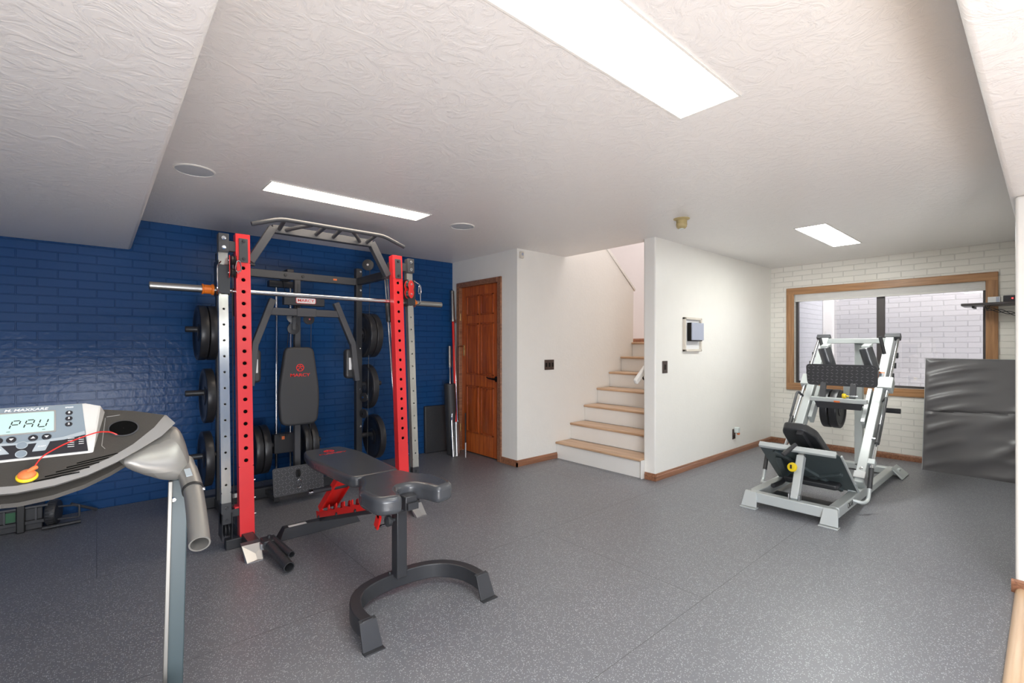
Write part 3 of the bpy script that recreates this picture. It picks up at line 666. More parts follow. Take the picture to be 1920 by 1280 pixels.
def emblem(c, u, v, r, parent):
    c, u, v = Vector(c), Vector(u).normalized(), Vector(v).normalized(); n = u.cross(v)
    m = MB(); N_ = 32
    ro = [c+(u*math.cos(2*PI*k/N_)+v*math.sin(2*PI*k/N_))*r for k in range(N_)]; ri = [c+(p-c)*.82 for p in ro]
    m.rings([ri, ro, [p+n*.001 for p in ro], [p+n*.001 for p in ri], ri], cap=False)
    for a, b in (((-.6, -.55), (.05, .1)), ((.6, -.55), (.0, .1)), ((-.7, .3), (.7, .3)), ((0, 0), (0, .5))):
        m.bar(c+u*a[0]*r+v*a[1]*r+n*.0006, c+u*b[0]*r+v*b[1]*r+n*.0006, r*.17, .0012, n)
    m.cyl(c+v*r*.55, c+v*r*.55+n*.001, r*.14, 12)
    return obj('emblem', m, 'red_bright', parent, label='red round emblem')
emblem((bx, 4.2478, 1.162), (1, 0, 0), (0, 0, 1), .032, bp)
# pec arms
obj('arm_crossbar', box(1.055, 1.655, 4.23, 4.285, 1.605, 1.665), 'steel_charcoal', rk, .004)
obj('arm_collar', box(1.28, 1.44, 4.222, 4.293, 1.60, 1.672), 'steel_charcoal', rk, .004)
lb = obj('label_box', box(1.195, 1.535, 4.29, 4.35, 1.70, 1.775), 'steel_black', rk, .004)
obj('label_plate', MB().prism(rounded([(1.29, 4.289, 1.718), (1.455, 4.289, 1.718), (1.455, 4.289, 1.766), (1.29, 4.289, 1.766)], .012), (0, -.0015, 0)), 'sticker_white', lb)
obj('label_border', MB().tube([Vector(p)+Vector((0, -.002, 0)) for p in rounded([(1.29, 4.289, 1.718), (1.455, 4.289, 1.718), (1.455, 4.289, 1.766), (1.29, 4.289, 1.766)], .012)]+[(1.296, 4.287, 1.718)], .0018, 6), 'red_bright', lb)
text('MARCY', .032, frame((1.372, 4.2865, 1.742), (1, 0, 0), (0, 0, 1)), 'red_bright', lb, 'brand_lettering', sx=1.3)
obj('arm_pivot', box(1.33, 1.40, 4.286, 4.49, 1.61, 1.66), 'steel_black', rk)
for s_ in (-1, 1):
    ax_ = lambda d: 1.357+s_*d
    pts = [Vector((ax_(.262), 4.255, 1.735)), Vector((ax_(.40), 4.215, 1.37)), Vector((ax_(.435), 4.2, 1.03))]
    obj('press_arm', MB().bar(pts[0], pts[1], .05, .05, (0, 1, 0)).bar(pts[1]+Vector((0, 0, .015)), pts[2], .045, .05, (0, 1, 0)), 'steel_charcoal', rk, .004)
    q = 1.357+s_*.40
    pp = obj('arm_pad', MB().prism(rounded([(q-.05, 4.235, 1.05), (q+.05, 4.235, 1.05), (q+.05, 4.235, 1.32), (q-.05, 4.235, 1.32)], .035), (0, .075, 0)), 'vinyl_black', rk, .02, 4)
    obj('pad_label', box(q-s_*.012-.012, q-s_*.012+.012, 4.231, 4.2335, 1.13, 1.24), 'sticker_white', pp)
# multi grip pull up bar
ar = obj('pull_up_arch', MB().bar((.985-.0, 3.80, 2.215), (1.739, 3.80, 2.215), .055, .058, (0, 0, 1), .012), 'steel_charcoal', rk, .004)
for s_ in (-1, 1):
    obj('arch_leg', MB().bar((XC+s_*.385, 3.80, 2.222), (XC+s_*.535, 3.80, 1.955), .055, .058, (0, 1, 0)), 'steel_charcoal', rk, .004)
    obj('gusset', MB().prism([(XC+s_*.555, 3.79, 1.93), (XC+s_*.555, 3.79, 2.08), (XC+s_*.50, 3.79, 1.93)], (0, .05, 0)), 'steel_black', rk)
gb = obj('grip_bar', MB().tube(fillet([(.790, 3.58, 2.178), (.975, 3.58, 2.243), (1.755, 3.58, 2.243), (1.940, 3.58, 2.178)], .05), .0155, 14), 'steel_charcoal', rk)
for a, b_ in ((1.0, 1.02), (1.19, 1.06), (1.285, 1.285), (1.405, 1.42), (1.50, 1.645), (1.69, 1.70)):
    obj('grip_rung', MB().tube(fillet([(a, 3.585, 2.238), (a+(b_-a)*.5, 3.68, 2.228), (b_, 3.79, 2.215)], .03), .0145, 12), 'steel_charcoal', rk)
# diamond row plate
dp_ = obj('row_plate', MB().prism(rounded([(1.105, 4.26, .085), (1.52, 4.26, .085), (1.52, 4.30, .315), (1.105, 4.30, .315)], .02), (0, .006, 0)), 'diamond_plate', rk)
m = MB()
for i in range(15):
    for j in range(8):
        u, v_ = 1.125+.0275*i, .105+.027*j
        s_ = 1 if (i+j) % 2 else -1
        c = Vector((u, 4.26+(v_-.085)*.174-.0008, v_)); d_ = Vector((.0085*s_, .0014, .0085)); m.bar(c-d_, c+d_, .004, .003, (0, 1, 0))
emboss(dp_, m, 'diamond_rib')
for a in (1.14, 1.46): obj('plate_support', MB().bar((a, 4.30, .06), (a, 4.62, .06), .04, .04), 'steel_black', rk)
obj('row_pulley', MB().lathe([(.03, -.012), (.034, -.008), (.026, 0), (.034, .008), (.03, .012)], (1.30, 4.262, .255), (1, 0, 0), 20), 'black_ink', dp_)
def carabiner(c, parent, s=1, yaw=0):
    c = Vector(c); q = [(0, .036), (.010, .028), (.016, 0), (.017, -.02), (.010, -.034), (0, -.038), (-.010, -.034), (-.017, -.02), (-.014, 0), (-.009, .028)]
    R = Matrix.Rotation(yaw, 3, 'Z'); pts = [c+R @ Vector((a*s, 0, b*s)) for a, b in q+q[:2]]
    return obj('carabiner', MB().tube(fillet(pts, .008, 3), .0035*s, 8), 'chrome', parent)
carabiner((1.30, 4.235, .175), dp_, 1.05)
# red swivel pulleys at the rails
for x in (XL, XR):
    s_ = sd[x]; q = x+(.068 if s_ < 0 else .085)*s_; yw = .9 if s_ > 0 else 1.35
    zc = 1.89 if s_ < 0 else 1.84
    R = Matrix.Rotation(yw*s_ if s_ > 0 else 1.45, 3, 'Z') if s_ < 0 else Matrix.Rotation(.35, 3, 'Z')
    cpos = Vector((q, 3.675 if s_ > 0 else 3.68, zc))
    for dy in (-.022, .022):
        m = MB(); sh = []
        for k in range(40):
            a = 2*PI*k/40; rr = .038+.010*math.cos(2*a+PI/1); px_, pz_ = .040*math.cos(a)*(1-.28*math.exp(-(math.sin(a)/.25)**2)), .078*math.sin(a)
            sh.append(cpos+R @ Vector((px_, dy, pz_)))
        m.prism(sh, R @ Vector((0, .004, 0)))
        pl_ = obj('swivel_plate', m, 'red_bright', rk, .001)
        bolts('bolt', [cpos+R @ Vector((0, dy, .042)), cpos+R @ Vector((0, dy, -.042))], R @ Vector((0, -1 if dy < 0 else 1, 0)), pl_, .006, .008, 'chrome')
    for dz in (.04, -.042): obj('swivel_wheel', MB().lathe([(.03, -.014), (.034, -.01), (.027, 0), (.034, .01), (.03, .014)], cpos+Vector((0, 0, dz)), R @ Vector((0, 1, 0)), 22), 'black_ink', rk)
    carabiner(cpos+(Vector((.02, -.05, 0)) if s_ < 0 else Vector((.085, -.03, .0))), rk, 1.05, 0 if s_ < 0 else .3)
    obj('cable', MB().cyl((q, 3.72, zc-.05), (q, 3.66, .14), .0028, 8), 'black_ink', rk)
    # J hooks on the side rails
    xz = x+.12*s_; y0 = ry(1.75)
    hk = obj('bar_hook', MB().box(xz-.036, xz-.030, y0-.045, y0+.1, 1.695, 1.93).box(xz+.030, xz+.036, y0-.045, y0+.1, 1.695, 1.93).box(xz-.036, xz+.036, y0-.05, y0-.043, 1.705, 1.90).box(xz-.036, xz+.036, y0+.04, y0+.1, 1.70, 1.706), 'steel_black', rk, .002)
    obj('hook_loop', MB().tube(fillet([(xz+.02*s_, y0-.05, 1.70), (xz+.05*s_, y0-.11, 1.72), (xz+.05*s_, y0-.11, 1.88), (xz+.02*s_, y0-.05, 1.92)], .02), .004, 8), 'chrome', hk)
# landmine sleeve at the front left foot
obj('landmine_bracket', box(.80, .885, 3.30, 3.40, .05, .10), 'steel_black', rk, .004)
obj('landmine_arm', box(.79, .82, 3.34, 3.42, .035, .075), 'silver_plate', rk, .003)
bolts('bolt', [(.842, 3.35, .1)], (0, 0, 1), rk, .011, .02)
obj('landmine_tube', MB().tube([(.835, 3.33, .072), (.86, 2.985, .033)], .031, 24, hollow=True), 'vinyl_black', rk)
obj('landmine_tube', MB().tube([(.87, 3.33, .088), (.893, 3.05, .078)], .019, 20, hollow=True), 'vinyl_black', rk)

# barbell across the hooks
t, p0, p1, d_ = barbell('barbell', 'long silver barbell resting across the red rack with orange collars', (.25, 3.80, 1.736), (2.45, 3.80, 1.736), 'chrome', 2.2, .43, .025, .018)
for x, s_, l in ((.535, 1, 'left'), (2.165, -1, 'right')):
    t = thing('barbell_collar', 'orange clamp collar on the %s end of the racked barbell' % l, 'barbell collar', (x, 3.80, 1.736), 'orange barbell collars')
    obj('collar_ring', MB().lathe([(.0255, 0), (.036, 0), (.036, .008), (.031, .012), (.031, .052), (.038, .058), (.038, .07), (.0255, .07)], (x, 3.80, 1.736), (s_, 0, 0), 20), 'orange_plastic', t, .002)
    obj('clamp_lever', box(min(x, x+.05*s_)+.006, max(x, x+.05*s_)+.006, 3.757, 3.768, 1.725, 1.747), 'orange_plastic', t, .003)

# weight plates: one built, the others copied
def make_plate(R_, th):
    t = thing('weight_plate', 'plate', 'weight plate', (0, 0, 0))
    h = th/2
    obj('plate_disc', MB().lathe([(.026, -h+.006), (.07, -h+.006), (.078, -h+.012), (R_*.78, -h+.012), (R_*.85, -h+.002), (R_*.95, -h), (R_*.99, -h+.004), (R_, -h+.01), (R_, h-.01), (R_*.99, h-.004), (R_*.95, h), (R_*.85, h-.002), (R_*.78, h-.012), (.078, h-.012), (.07, h-.006), (.026, h-.006), (.026, -h+.006)], (0, 0, 0), (1, 0, 0), 56), 'plate_rubber', t)
    obj('hub_ring', MB().lathe([(.026, -h+.004), (.036, -h+.004), (.036, h-.004), (.026, h-.004), (.026, -h+.004)], (0, 0, 0), (1, 0, 0), 32), 'steel_charcoal', t)
    return t
def dup(t, loc, label, group, rz=0):
    r = t.copy(); C.objects.link(r); r.location = loc; r.rotation_euler = (0, 0, rz); r['label'] = label; r['group'] = group
    for ch in t.children:
        c = ch.copy(); C.objects.link(c); c.parent = r
        for g in ch.children:
            e_ = g.copy(); C.objects.link(e_); e_.parent = c
    return r
G1 = 'weight plates stored on the red and black rack'
P1 = make_plate(.222, .064); used = False
PL = [((.702, 4.55, 1.455), 'thick black plate on the upper left peg of the rack, against the post'),
      ((.636, 4.55, 1.455), 'black plate on the upper left peg of the rack, outer of two'),
      ((.68, 4.55, .942), 'black plate on the middle left peg of the rack'),
      ((.67, 4.55, .43), 'black plate on the lowest left peg of the rack'),
      ((2.026, 4.55, 1.455), 'black plate on the upper right peg of the rack, against the post'),
      ((2.092, 4.55, 1.455), 'black plate on the upper right peg of the rack, outer of two'),
      ((2.05, 4.55, .942), 'black plate on the middle right peg of the rack'),
      ((2.125, 4.55, .43), 'black plate on the lowest right peg of the rack'),
      ((1.085, 4.81, .396), 'black plate low behind the left red post, outer of two on the cable carriage'),
      ((1.152, 4.81, .396), 'black plate low behind the left red post, inner of two on the cable carriage'),
      ((1.50, 4.81, .396), 'black plate low behind the bench top, inner of two on the cable carriage'),
      ((1.567, 4.81, .396), 'black plate low behind the bench top, outer of two on the cable carriage')]
P1.location = PL[0][0]; P1['label'] = PL[0][1]; P1['group'] = G1
for loc, l in PL[1:]: dup(P1, loc, l, G1)

# ------------------------------------------------------------------ bench
BX = 1.235
bn = thing('weight_bench', 'adjustable black and red flat bench standing in front of the rack', 'weight bench', (BX, 2.8, 0))
# U shaped front foot: bent rectangular tube
arc = [(-.325, 2.03), (-.33, 2.12), (-.31, 2.22), (-.25, 2.31), (-.15, 2.36), (0, 2.375), (.15, 2.36), (.25, 2.31), (.31, 2.22), (.33, 2.12), (.325, 2.03)]
ap = [Vector((BX+.01+a, b, .085)) for a, b in arc]
ap = fillet(ap, .05, 2); rs_ = []
for i, p in enumerate(ap):
    d = (ap[min(i+1, len(ap)-1)]-ap[max(i-1, 0)]).normalized(); n_ = Vector((-d.y, d.x, 0))
    rs_.append([p+n_*.027+Vector((0, 0, -.052)), p-n_*.027+Vector((0, 0, -.052)), p-n_*.027+Vector((0, 0, .028)), p+n_*.027+Vector((0, 0, .028))])
obj('front_foot', MB().rings(rs_), 'steel_black', bn, .005, 3)
for s_ in (-1, 1):
    x = BX+.01+s_*.325
    obj('foot_plate', MB().rings([[(x-.04, 2.05, .115), (x+.04, 2.05, .115), (x+.046, 1.985, .005), (x-.046, 1.985, .005)], [(x-.04, 2.03, .109), (x+.04, 2.03, .109), (x+.046, 1.979, .003), (x-.046, 1.979, .003)]]).box(x-.048, x+.048, 1.955, 1.99, 0, .005), 'steel_black', bn, .0015)
    bolts('bolt', [(BX+.01+s_*.05, 2.365, .113)], (0, 0, 1), bn, .008, .012)
obj('front_post', box(BX-.03, BX+.03, 2.30, 2.365, .1, .56), 'steel_black', bn, .005, 3)
obj('post_sleeve', box(BX-.038, BX+.038, 2.285, 2.373, .46, .53), 'steel_black', bn, .006, 3)
obj('post_socket', box(BX-.034, BX+.034, 2.20, 2.285, .49, .565), 'steel_black', bn, .005)
obj('adjust_knob', MB().lathe([(.01, 0), (.01, .02), (.026, .022), (.03, .03), (.03, .045), (.022, .05), (0, .051)], (BX-.03, 2.33, .415), (-1, 0, 0), 10), 'vinyl_black', bn)
obj('spine', MB().bar((BX, 2.36, .49), (BX, 3.50, .11), .05, .07), 'steel_black', bn, .005)
rb = obj('rear_foot', MB().rings([[(BX-.29, 3.50, 0), (BX-.29, 3.60, 0), (BX-.25, 3.585, .075), (BX-.25, 3.52, .075)], [(BX+.29, 3.50, 0), (BX+.29, 3.60, 0), (BX+.25, 3.585, .075), (BX+.25, 3.52, .075)]]), 'steel_black', bn, .004)
obj('warning_label', box(BX-.22, BX-.10, 3.527, 3.56, .0752, .0765), 'sticker_white', rb)
for s_ in (-1, 1):
    x = BX+s_*.042
    m = MB(); o = [(x, 2.62, .395), (x, 3.47, .115), (x, 3.49, .16)]
    for k in range(6):
        t_ = k/6; y = 3.38-.13*k; z = .185+.043*k
        o += [(x, y+.02, z-.01), (x, y+.012, z+.028), (x, y-.012, z+.042), (x, y-.016, z+.012)]
    o += [(x, 2.62, .46)]
    m.prism(o, (.006*s_, 0, 0)); lad = obj('ladder_plate', m, 'red_bright', bn)
    bolts('bolt', [(x+.006*s_, y, .13+(3.44-y)*.33) for y in (3.43, 3.1, 2.8)], (s_, 0, 0), lad, .009, .008)
    obj('back_strut', MB().bar((BX+s_*.055, 3.0, .545), (BX+s_*.055, 3.40, .20), .012, .045, (0, 0, 1)), 'red_bright', bn, .002)
    obj('seat_strut', MB().bar((BX+s_*.055, 2.60, .53), (BX+s_*.055, 2.45, .40), .012, .04, (0, 1, 0)).bar((BX+s_*.055, 2.46, .41), (BX+s_*.055, 2.50, .33), .012, .045, (0, 1, 0)), 'red_bright', bn, .002)
obj('back_strut_web', MB().bar((BX, 3.0, .545), (BX, 3.40, .20), .10, .006, (0, 1, .6)), 'red_bright', bn)
obj('adjust_bar', MB().cyl((BX-.18, 3.17, .40), (BX+.18, 3.17, .40), .016, 16), 'steel_black', bn)
for s_ in (-1, 1): obj('adjust_bar_end', MB().cyl((BX+s_*.18, 3.17, .40), (BX+s_*.205, 3.17, .40), .017, 16), 'chrome', bn)
obj('seat_rod', MB().cyl((BX-.06, 2.50, .33), (BX+.06, 2.50, .33), .007, 10), 'chrome', bn)
obj('back_frame', box(BX-.03, BX+.03, 2.62, 3.40, .505, .535), 'steel_black', bn)
obj('seat_frame', box(BX-.03, BX+.03, 2.18, 2.60, .50, .535), 'steel_black', bn)
bk_ = pad('back_pad', rounded([(BX-.13, 3.51, .537), (BX+.13, 3.51, .537), (BX+.185, 3.25, .537), (BX+.15, 2.60, .537), (BX-.15, 2.60, .537), (BX-.185, 3.25, .537)], [.05, .05, .2, .06, .06, .2]), (0, 0, 1), .067, 'vinyl_gloss', bn, .02, 5)
text('MARCY', .03, frame((BX, 3.29, .6045), (1, 0, 0), (0, 1, 0)), 'red_bright', bk_, 'brand_lettering', sx=1.9, label='red capital lettering on the back pad')
emblem((BX, 3.37, .6045), (1, 0, 0), (0, 1, 0), .036, bk_)
so = [(BX-.13, 2.585), (BX+.13, 2.585), (BX+.155, 2.45), (BX+.235, 2.34), (BX+.225, 2.13), (BX+.10, 2.10), (BX+.075, 2.22), (BX+.035, 2.27), (BX-.035, 2.27), (BX-.075, 2.22), (BX-.10, 2.10), (BX-.225, 2.13), (BX-.235, 2.34), (BX-.155, 2.45)]
pad('seat_pad', rounded([(a, b, .52) for a, b in so], [.06, .06, .08, .07, .06, .04, .05, .04, .04, .05, .04, .06, .07, .08]), (0, 0, 1), .094, 'vinyl_gloss', bn, .03, 6)

# ------------------------------------------------------------------ leg press and hack squat machine
LP = thing('leg_press', 'silver-framed leg press machine with black foot plate in front of the window', 'leg press', (5.1, 1.37, 0))
yc = 1.37; yl, yr = 1.66, 1.085
def railp(t, y, off=0):     # point on the inclined rails: t 0 bottom .. 1 top, off = perpendicular offset upwards
    a, b = Vector((4.97, y, .17)), Vector((6.16, y, 1.40)); d = (b-a).normalized(); n = Vector((-d.z, 0, d.x))
    return a.lerp(b, t)+n*off
obj('front_beam', box(4.13, 4.21, 1.065, 1.68, .045, .125), 'silver_paint', LP, .006, 3)
for y, s_ in ((yl, 1), (yr, -1)):
    sb = obj('base_beam', box(4.21, 5.15, y-.035, y+.035, .045, .125), 'silver_paint', LP, .006, 3)
    obj('rear_base_beam', box(5.152, 6.24, y-.03, y+.03, .03, .09), 'silver_paint', LP, .006, 3)
    obj('front_foot', MB().rings([[(4.16, y-.045, .128), (4.16, y+.045, .128), (4.10, y+.06, .012), (4.10, y-.06, .012)], [(4.13, y-.045, .128), (4.13, y+.045, .128), (4.085, y+.06, .012), (4.085, y-.06, .012)]]).box(4.06, 4.13, y-.064, y+.064, 0, .008), 'silver_paint', LP, .002)
    obj('incline_rail', MB().bar(railp(-.02, y), railp(1.02, y), .07, .11, (0, 0, 1)), 'silver_paint', LP, .006, 3)
    obj('rail_joint', MB().bar(railp(.0, y, .01), railp(.04, y, .01), .085, .12, (0, 0, 1)), 'silver_plate', LP, .003)
    bolts('bolt', [railp(.06, y, .056)], (-.7, 0, .7), LP, .009, .01, 'chrome')
    ye = y+s_*.065
    obj('slide_rod', MB().cyl(railp(.04, ye, .03), railp(1.0, ye, .03), .0135, 18), 'chrome', LP)
    obj('rod_bracket', MB().bar(railp(1.0, y+s_*.02, .03), railp(1.03, y+s_*.02, .03), .13, .06, (0, 0, 1)), 'steel_charcoal', LP, .004)
    obj('rod_bracket', MB().bar(railp(.10, y+s_*.04, .02), railp(.13, y+s_*.04, .02), .09, .06, (0, 0, 1)), 'silver_paint', LP, .004)
    obj('side_grip', MB().tube(fillet([railp(.33, y+s_*.06, .02), railp(.33, y+s_*.085, .07), railp(.52, y+s_*.085, .10), railp(.52, y+s_*.05, .02)], .05), .012, 12), 'steel_charcoal', LP)
    gp = obj('safety_handle', MB().tube([railp(.22, y+s_*.075, .06), railp(.34, y+s_*.075, .06)], .019, 16), 'vinyl_black', LP)
    obj('safety_pivot', MB().cyl(railp(.25, y+s_*.03, .05), railp(.25, y+s_*.09, .05), .014, 14), 'chrome', gp)
    for t_ in (.62, .70, .78, .86): obj('safety_catch', MB().bar(railp(t_, y+s_*.075, -.005), railp(t_+.025, y+s_*.075, .03), .012, .03, (0, 1, 0)), 'steel_black', LP, .002)
    # seat side handles
    hh = obj('seat_handle', MB().tube(fillet([(4.60, y+s_*.03, .10), (4.62, y+s_*.10, .085), (4.70, y+s_*.115, .10), (4.74, y+s_*.115, .20)], .05), .0135, 14), 'silver_paint', LP)
    obj('handle_grip', MB().tube([(4.735, y+s_*.115, .185), (4.80, y+s_*.115, .34)], .018, 16), 'vinyl_black', hh)
text('OKAR', .062, frame((4.52, 1.0493, .085), (1, 0, 0), (0, 0, 1)), 'black_ink', LP, 'frame_lettering', sx=.9, label='dark lettering on the base beam')
obj('top_crossbar', box(6.12, 6.20, 1.05, 1.695, 1.375, 1.43), 'silver_paint', LP, .006, 3)
obj('rear_post', box(6.20, 6.28, 1.335, 1.405, .05, 1.38), 'silver_paint', LP, .006, 3)
obj('rear_foot_beam', box(6.20, 6.29, 1.02, 1.72, .01, .075), 'silver_paint', LP, .006)
for s_ in (-1, 1):
    obj('rear_foot', MB().rings([[(6.10, yc+s_*.30, .10), (6.36, yc+s_*.30, .10), (6.38, yc+s_*.40, .01), (6.08, yc+s_*.40, .01)], [(6.10, yc+s_*.30, .085), (6.36, yc+s_*.30, .085), (6.38, yc+s_*.385, .0), (6.08, yc+s_*.385, .0)]]), 'silver_paint', LP, .003)
obj('ground_plate', box(4.30, 4.60, 1.15, 1.62, .035, .05), 'steel_black', LP, .003)
# folded foot panel at the front with its supporting post
A = Vector((4.34, yc, .50)); B = Vector((4.80, yc, .115)); dd = (B-A).normalized(); nn = Vector((dd.z, 0, -dd.x))
def pq(u, v, off=0): p = A+(B-A)*u+nn*off; return Vector((p.x, yc+v, p.z))
fp = obj('lower_foot_panel', MB().prism(rounded([pq(0, .315), pq(0, -.275), pq(.12, -.30), pq(1, -.315), pq(1, .30), pq(.1, .315)], .03), -nn*.008), 'green_steel', LP, .002)
obj('panel_flange', MB().bar(pq(.005, .30, .004), pq(.005, -.27, .004), .03, .045, (1, 0, 1)), 'silver_paint', fp, .004)
obj('panel_flange', MB().bar(pq(.03, -.30, .0), pq(.98, -.315, .0), .014, .018, (1, 0, 1)), 'silver_paint', fp, .003)
obj('panel_rib', MB().bar(pq(.12, .20, .012), pq(.98, -.20, .012), .03, .024, nn), 'green_steel', fp, .003)
obj('panel_rib', MB().bar(pq(.5, -.25, .012), pq(.98, .20, .012), .03, .024, nn), 'green_steel', fp, .003)
for s_ in (-1, 1): obj('panel_hinge', MB().cyl((4.80, yc+s_*.27-.03, .125), (4.80, yc+s_*.27+.03, .125), .02, 16).box(4.78, 4.83, yc+s_*.27-.025, yc+s_*.27+.025, .09, .125), 'silver_paint', fp)
obj('support_post', MB().bar((4.175, yc-.03, .125), (4.36, yc-.02, .44), .055, .06, (1, 0, 0)), 'silver_paint', LP, .004)
obj('post_inner_tube', MB().bar((4.27, yc-.025, .29), (4.39, yc-.02, .49), .042, .045, (1, 0, 0)), 'zinc', LP, .003)
obj('post_bracket', MB().box(4.15, 4.20, yc-.07, yc-.062, .12, .17).box(4.15, 4.20, yc+.004, yc+.012, .12, .17), 'silver_plate', LP, .002)
kn = obj('yellow_knob', MB().lathe([(.012, 0), (.012, .02), (.034, .022), (.038, .03), (.034, .042), (0, .045)], (4.255, yc-.0, .36), (-1, .15, .3), 20), 'yellow_plastic', LP)
obj('knob_slot', MB().bar((4.206, yc+.008, .36), (4.206, yc+.008, .39), .012, .006, (1, 0, 0)), 'black_ink', kn)
obj('pop_handle', MB().tube([(4.36, yc+.02, .53), (4.26, yc+.085, .45)], .018, 14), 'vinyl_black', LP)
# reclined back pad, seat
SA, SB = Vector((4.45, yc+.05, .64)), Vector((4.92, yc+.02, .26))
obj('back_pad', MB().prism(rounded([Vector(p)+Vector((0, v, 0)) for p, v in ((SA, .10), (SA+(SB-SA)*.0, -.06), (SA+(SB-SA)*.16, -.125), (SB, -.15), (SB, .15), (SA+(SB-SA)*.12, .13))], .03), Vector((.045, 0, .055))), 'vinyl_black', LP, .012, 3)
obj('pad_frame', MB().bar(SA+Vector((.0, -.03, -.02)), SB+Vector((0, -.03, -.02)), .05, .04, (0, 0, 1)), 'steel_black', LP)
obj('seat_pad', MB().prism(rounded([(4.62, yc+.21, .14), (4.62, yc-.21, .14), (4.86, yc-.21, .175), (4.86, yc+.21, .175)], .04), (-.01, 0, .045)), 'vinyl_black', LP, .012, 3)
obj('side_shroud', MB().prism(rounded([(4.45, yl-.12, .38), (4.62, yl-.12, .38), (4.80, yl-.12, .14), (4.70, yl-.12, .10)], .05), (0, .05, 0)), 'green_steel', LP, .01)
obj('pivot_strap', MB().tube(fillet([(4.45, yl-.06, .125), (4.62, yl-.08, .13), (4.74, yl-.10, .22)], .05), .02, 8), 'steel_black', LP)
# moving carriage
for y in (yl, yr):
    s_ = 1 if y == yl else -1
    obj('carriage_side', MB().bar(railp(.36, y-s_*.07, -.01), railp(.60, y-s_*.07, -.01), .035, .10, (0, 0, 1)), 'silver_paint', LP, .004)
    obj('carriage_sleeve', MB().bar(railp(.60, y+s_*.04, .02), railp(.68, y+s_*.04, .02), .12, .09, (0, 0, 1)), 'silver_paint', LP, .006)
obj('carriage_crossbar', box(5.40, 5.47, 1.13, 1.60, .80, .84), 'silver_paint', LP, .004)
obj('carriage_front', MB().prism([(5.39, 1.17, .74), (5.39, 1.53, .74), (5.385, 1.55, .80), (5.385, 1.15, .80)], (.01, 0, 0)), 'steel_black', LP)
obj('orange_label', box(5.397, 5.3995, 1.34, 1.39, .80, .815), 'orange_sticker', LP)
ulp = obj('foot_plate', MB().prism(rounded([(5.50, 1.662, 1.165), (5.50, 1.067, 1.165), (5.475, 1.058, .955), (5.475, 1.640, .955)], .04), (.01, 0, 0)), 'steel_black', LP, .003)
m = MB()
for i in range(14):
    for j in range(6):
        s_ = 1 if (i+j) % 2 else -1; y = 1.10+.041*i; z = .985+.031*j; x = 5.4745+(z-.955)*.119
        m.bar((x-.0005, y-.009*s_, z-.006), (x+.001, y+.009*s_, z+.006), .005, .003, (1, 0, 0))
emboss(ulp, m, 'diamond_rib'); ulp.modifiers.clear()
for y in (1.25, 1.50): obj('plate_arm', MB().bar((5.49, y, .98), (5.45, y, .83), .05, .03, (1, 0, 0)), 'steel_charcoal', LP, .004)
yk = obj('yellow_pull_pin', MB().lathe([(.006, 0), (.007, .04), (.02, .045), (.026, .06), (.02, .075), (0, .078)], (5.42, 1.25, .865), (0, 1, 0), 16), 'yellow_plastic', LP)
obj('pin_shaft', MB().cyl((5.42, 1.20, .865), (5.42, 1.27, .865), .008, 12), 'chrome', yk)
for y in (1.56, 1.205):
    rp = obj('shoulder_roller', MB().lathe([(.02, 0), (.05, .0), (.057, .006), (.057, .23), (.05, .236), (.02, .236)], (5.72, y+.0, 1.33), (.12, -.25, -1), 32), 'vinyl_gloss', LP)
    obj('roller_cap', MB().lathe([(.0505, 0), (.0505, -.002), (0, -.003)], (5.72, y, 1.33), (.12, -.25, -1), 32), 'silver_plate', rp)
    obj('roller_mount', MB().bar((5.72, y, 1.335), (5.80, y-.01, 1.36), .07, .03), 'silver_paint', rp, .004)
    obj('roller_arm', MB().bar((5.80, y-.01, 1.37), (5.86, y-.03, .95), .06, .05, (1, 0, 0)), 'silver_paint', LP, .004)
    s_ = 1 if y > 1.4 else -1
    obj('shoulder_grip', MB().tube([(5.76, y+s_*.08-.03, 1.44), (5.80, y+s_*.08-.055, 1.27)], .016, 14), 'vinyl_black', LP)
obj('upper_plate_mount', box(5.83, 5.9, 1.14, 1.6, .93, .99), 'silver_paint', LP, .004)
obj('rail_sticker', MB().bar(railp(.665, yr-.0, .0565), railp(.72, yr, .0565), .045, .002, (0, 0, 1)), 'orange_sticker', LP)
obj('rail_sticker', MB().bar(railp(.678, yr-.0, .058), railp(.707, yr, .058), .038, .002, (0, 0, 1)), 'panel_grey', LP)
obj('weight_horn_bar', MB().cyl((5.80, 1.18, .72), (5.80, 1.50, .72), .022, 18), 'silver_paint', LP)
obj('horn_mount', box(5.76, 5.84, 1.34, 1.40, .70, 1.02), 'silver_paint', LP, .004)
obj('weight_horn', MB().cyl((5.80, 1.40, .72), (5.80, 1.64, .72), .0245, 20), 'steel_black', LP)
obj('weight_horn', MB().cyl((5.80, .945, .72), (5.80, 1.18, .72), .0245, 20), 'steel_black', LP)
P2 = make_plate(.2, .07); P2.location = (5.80, 1.46, .695); P2.rotation_euler = (0, 0, PI/2)
G2 = 'weight plates loaded on the leg press'
P2['group'] = G2; P2['label'] = 'black plate under the leg press foot plate, inner of the left pair'
dup(P2, (5.80, 1.54, .695), 'black plate under the leg press foot plate, outer of the left pair', G2, PI/2)
dup(P2, (5.80, 1.15, .695), 'black plate partly behind the right rail of the leg press', G2, PI/2)

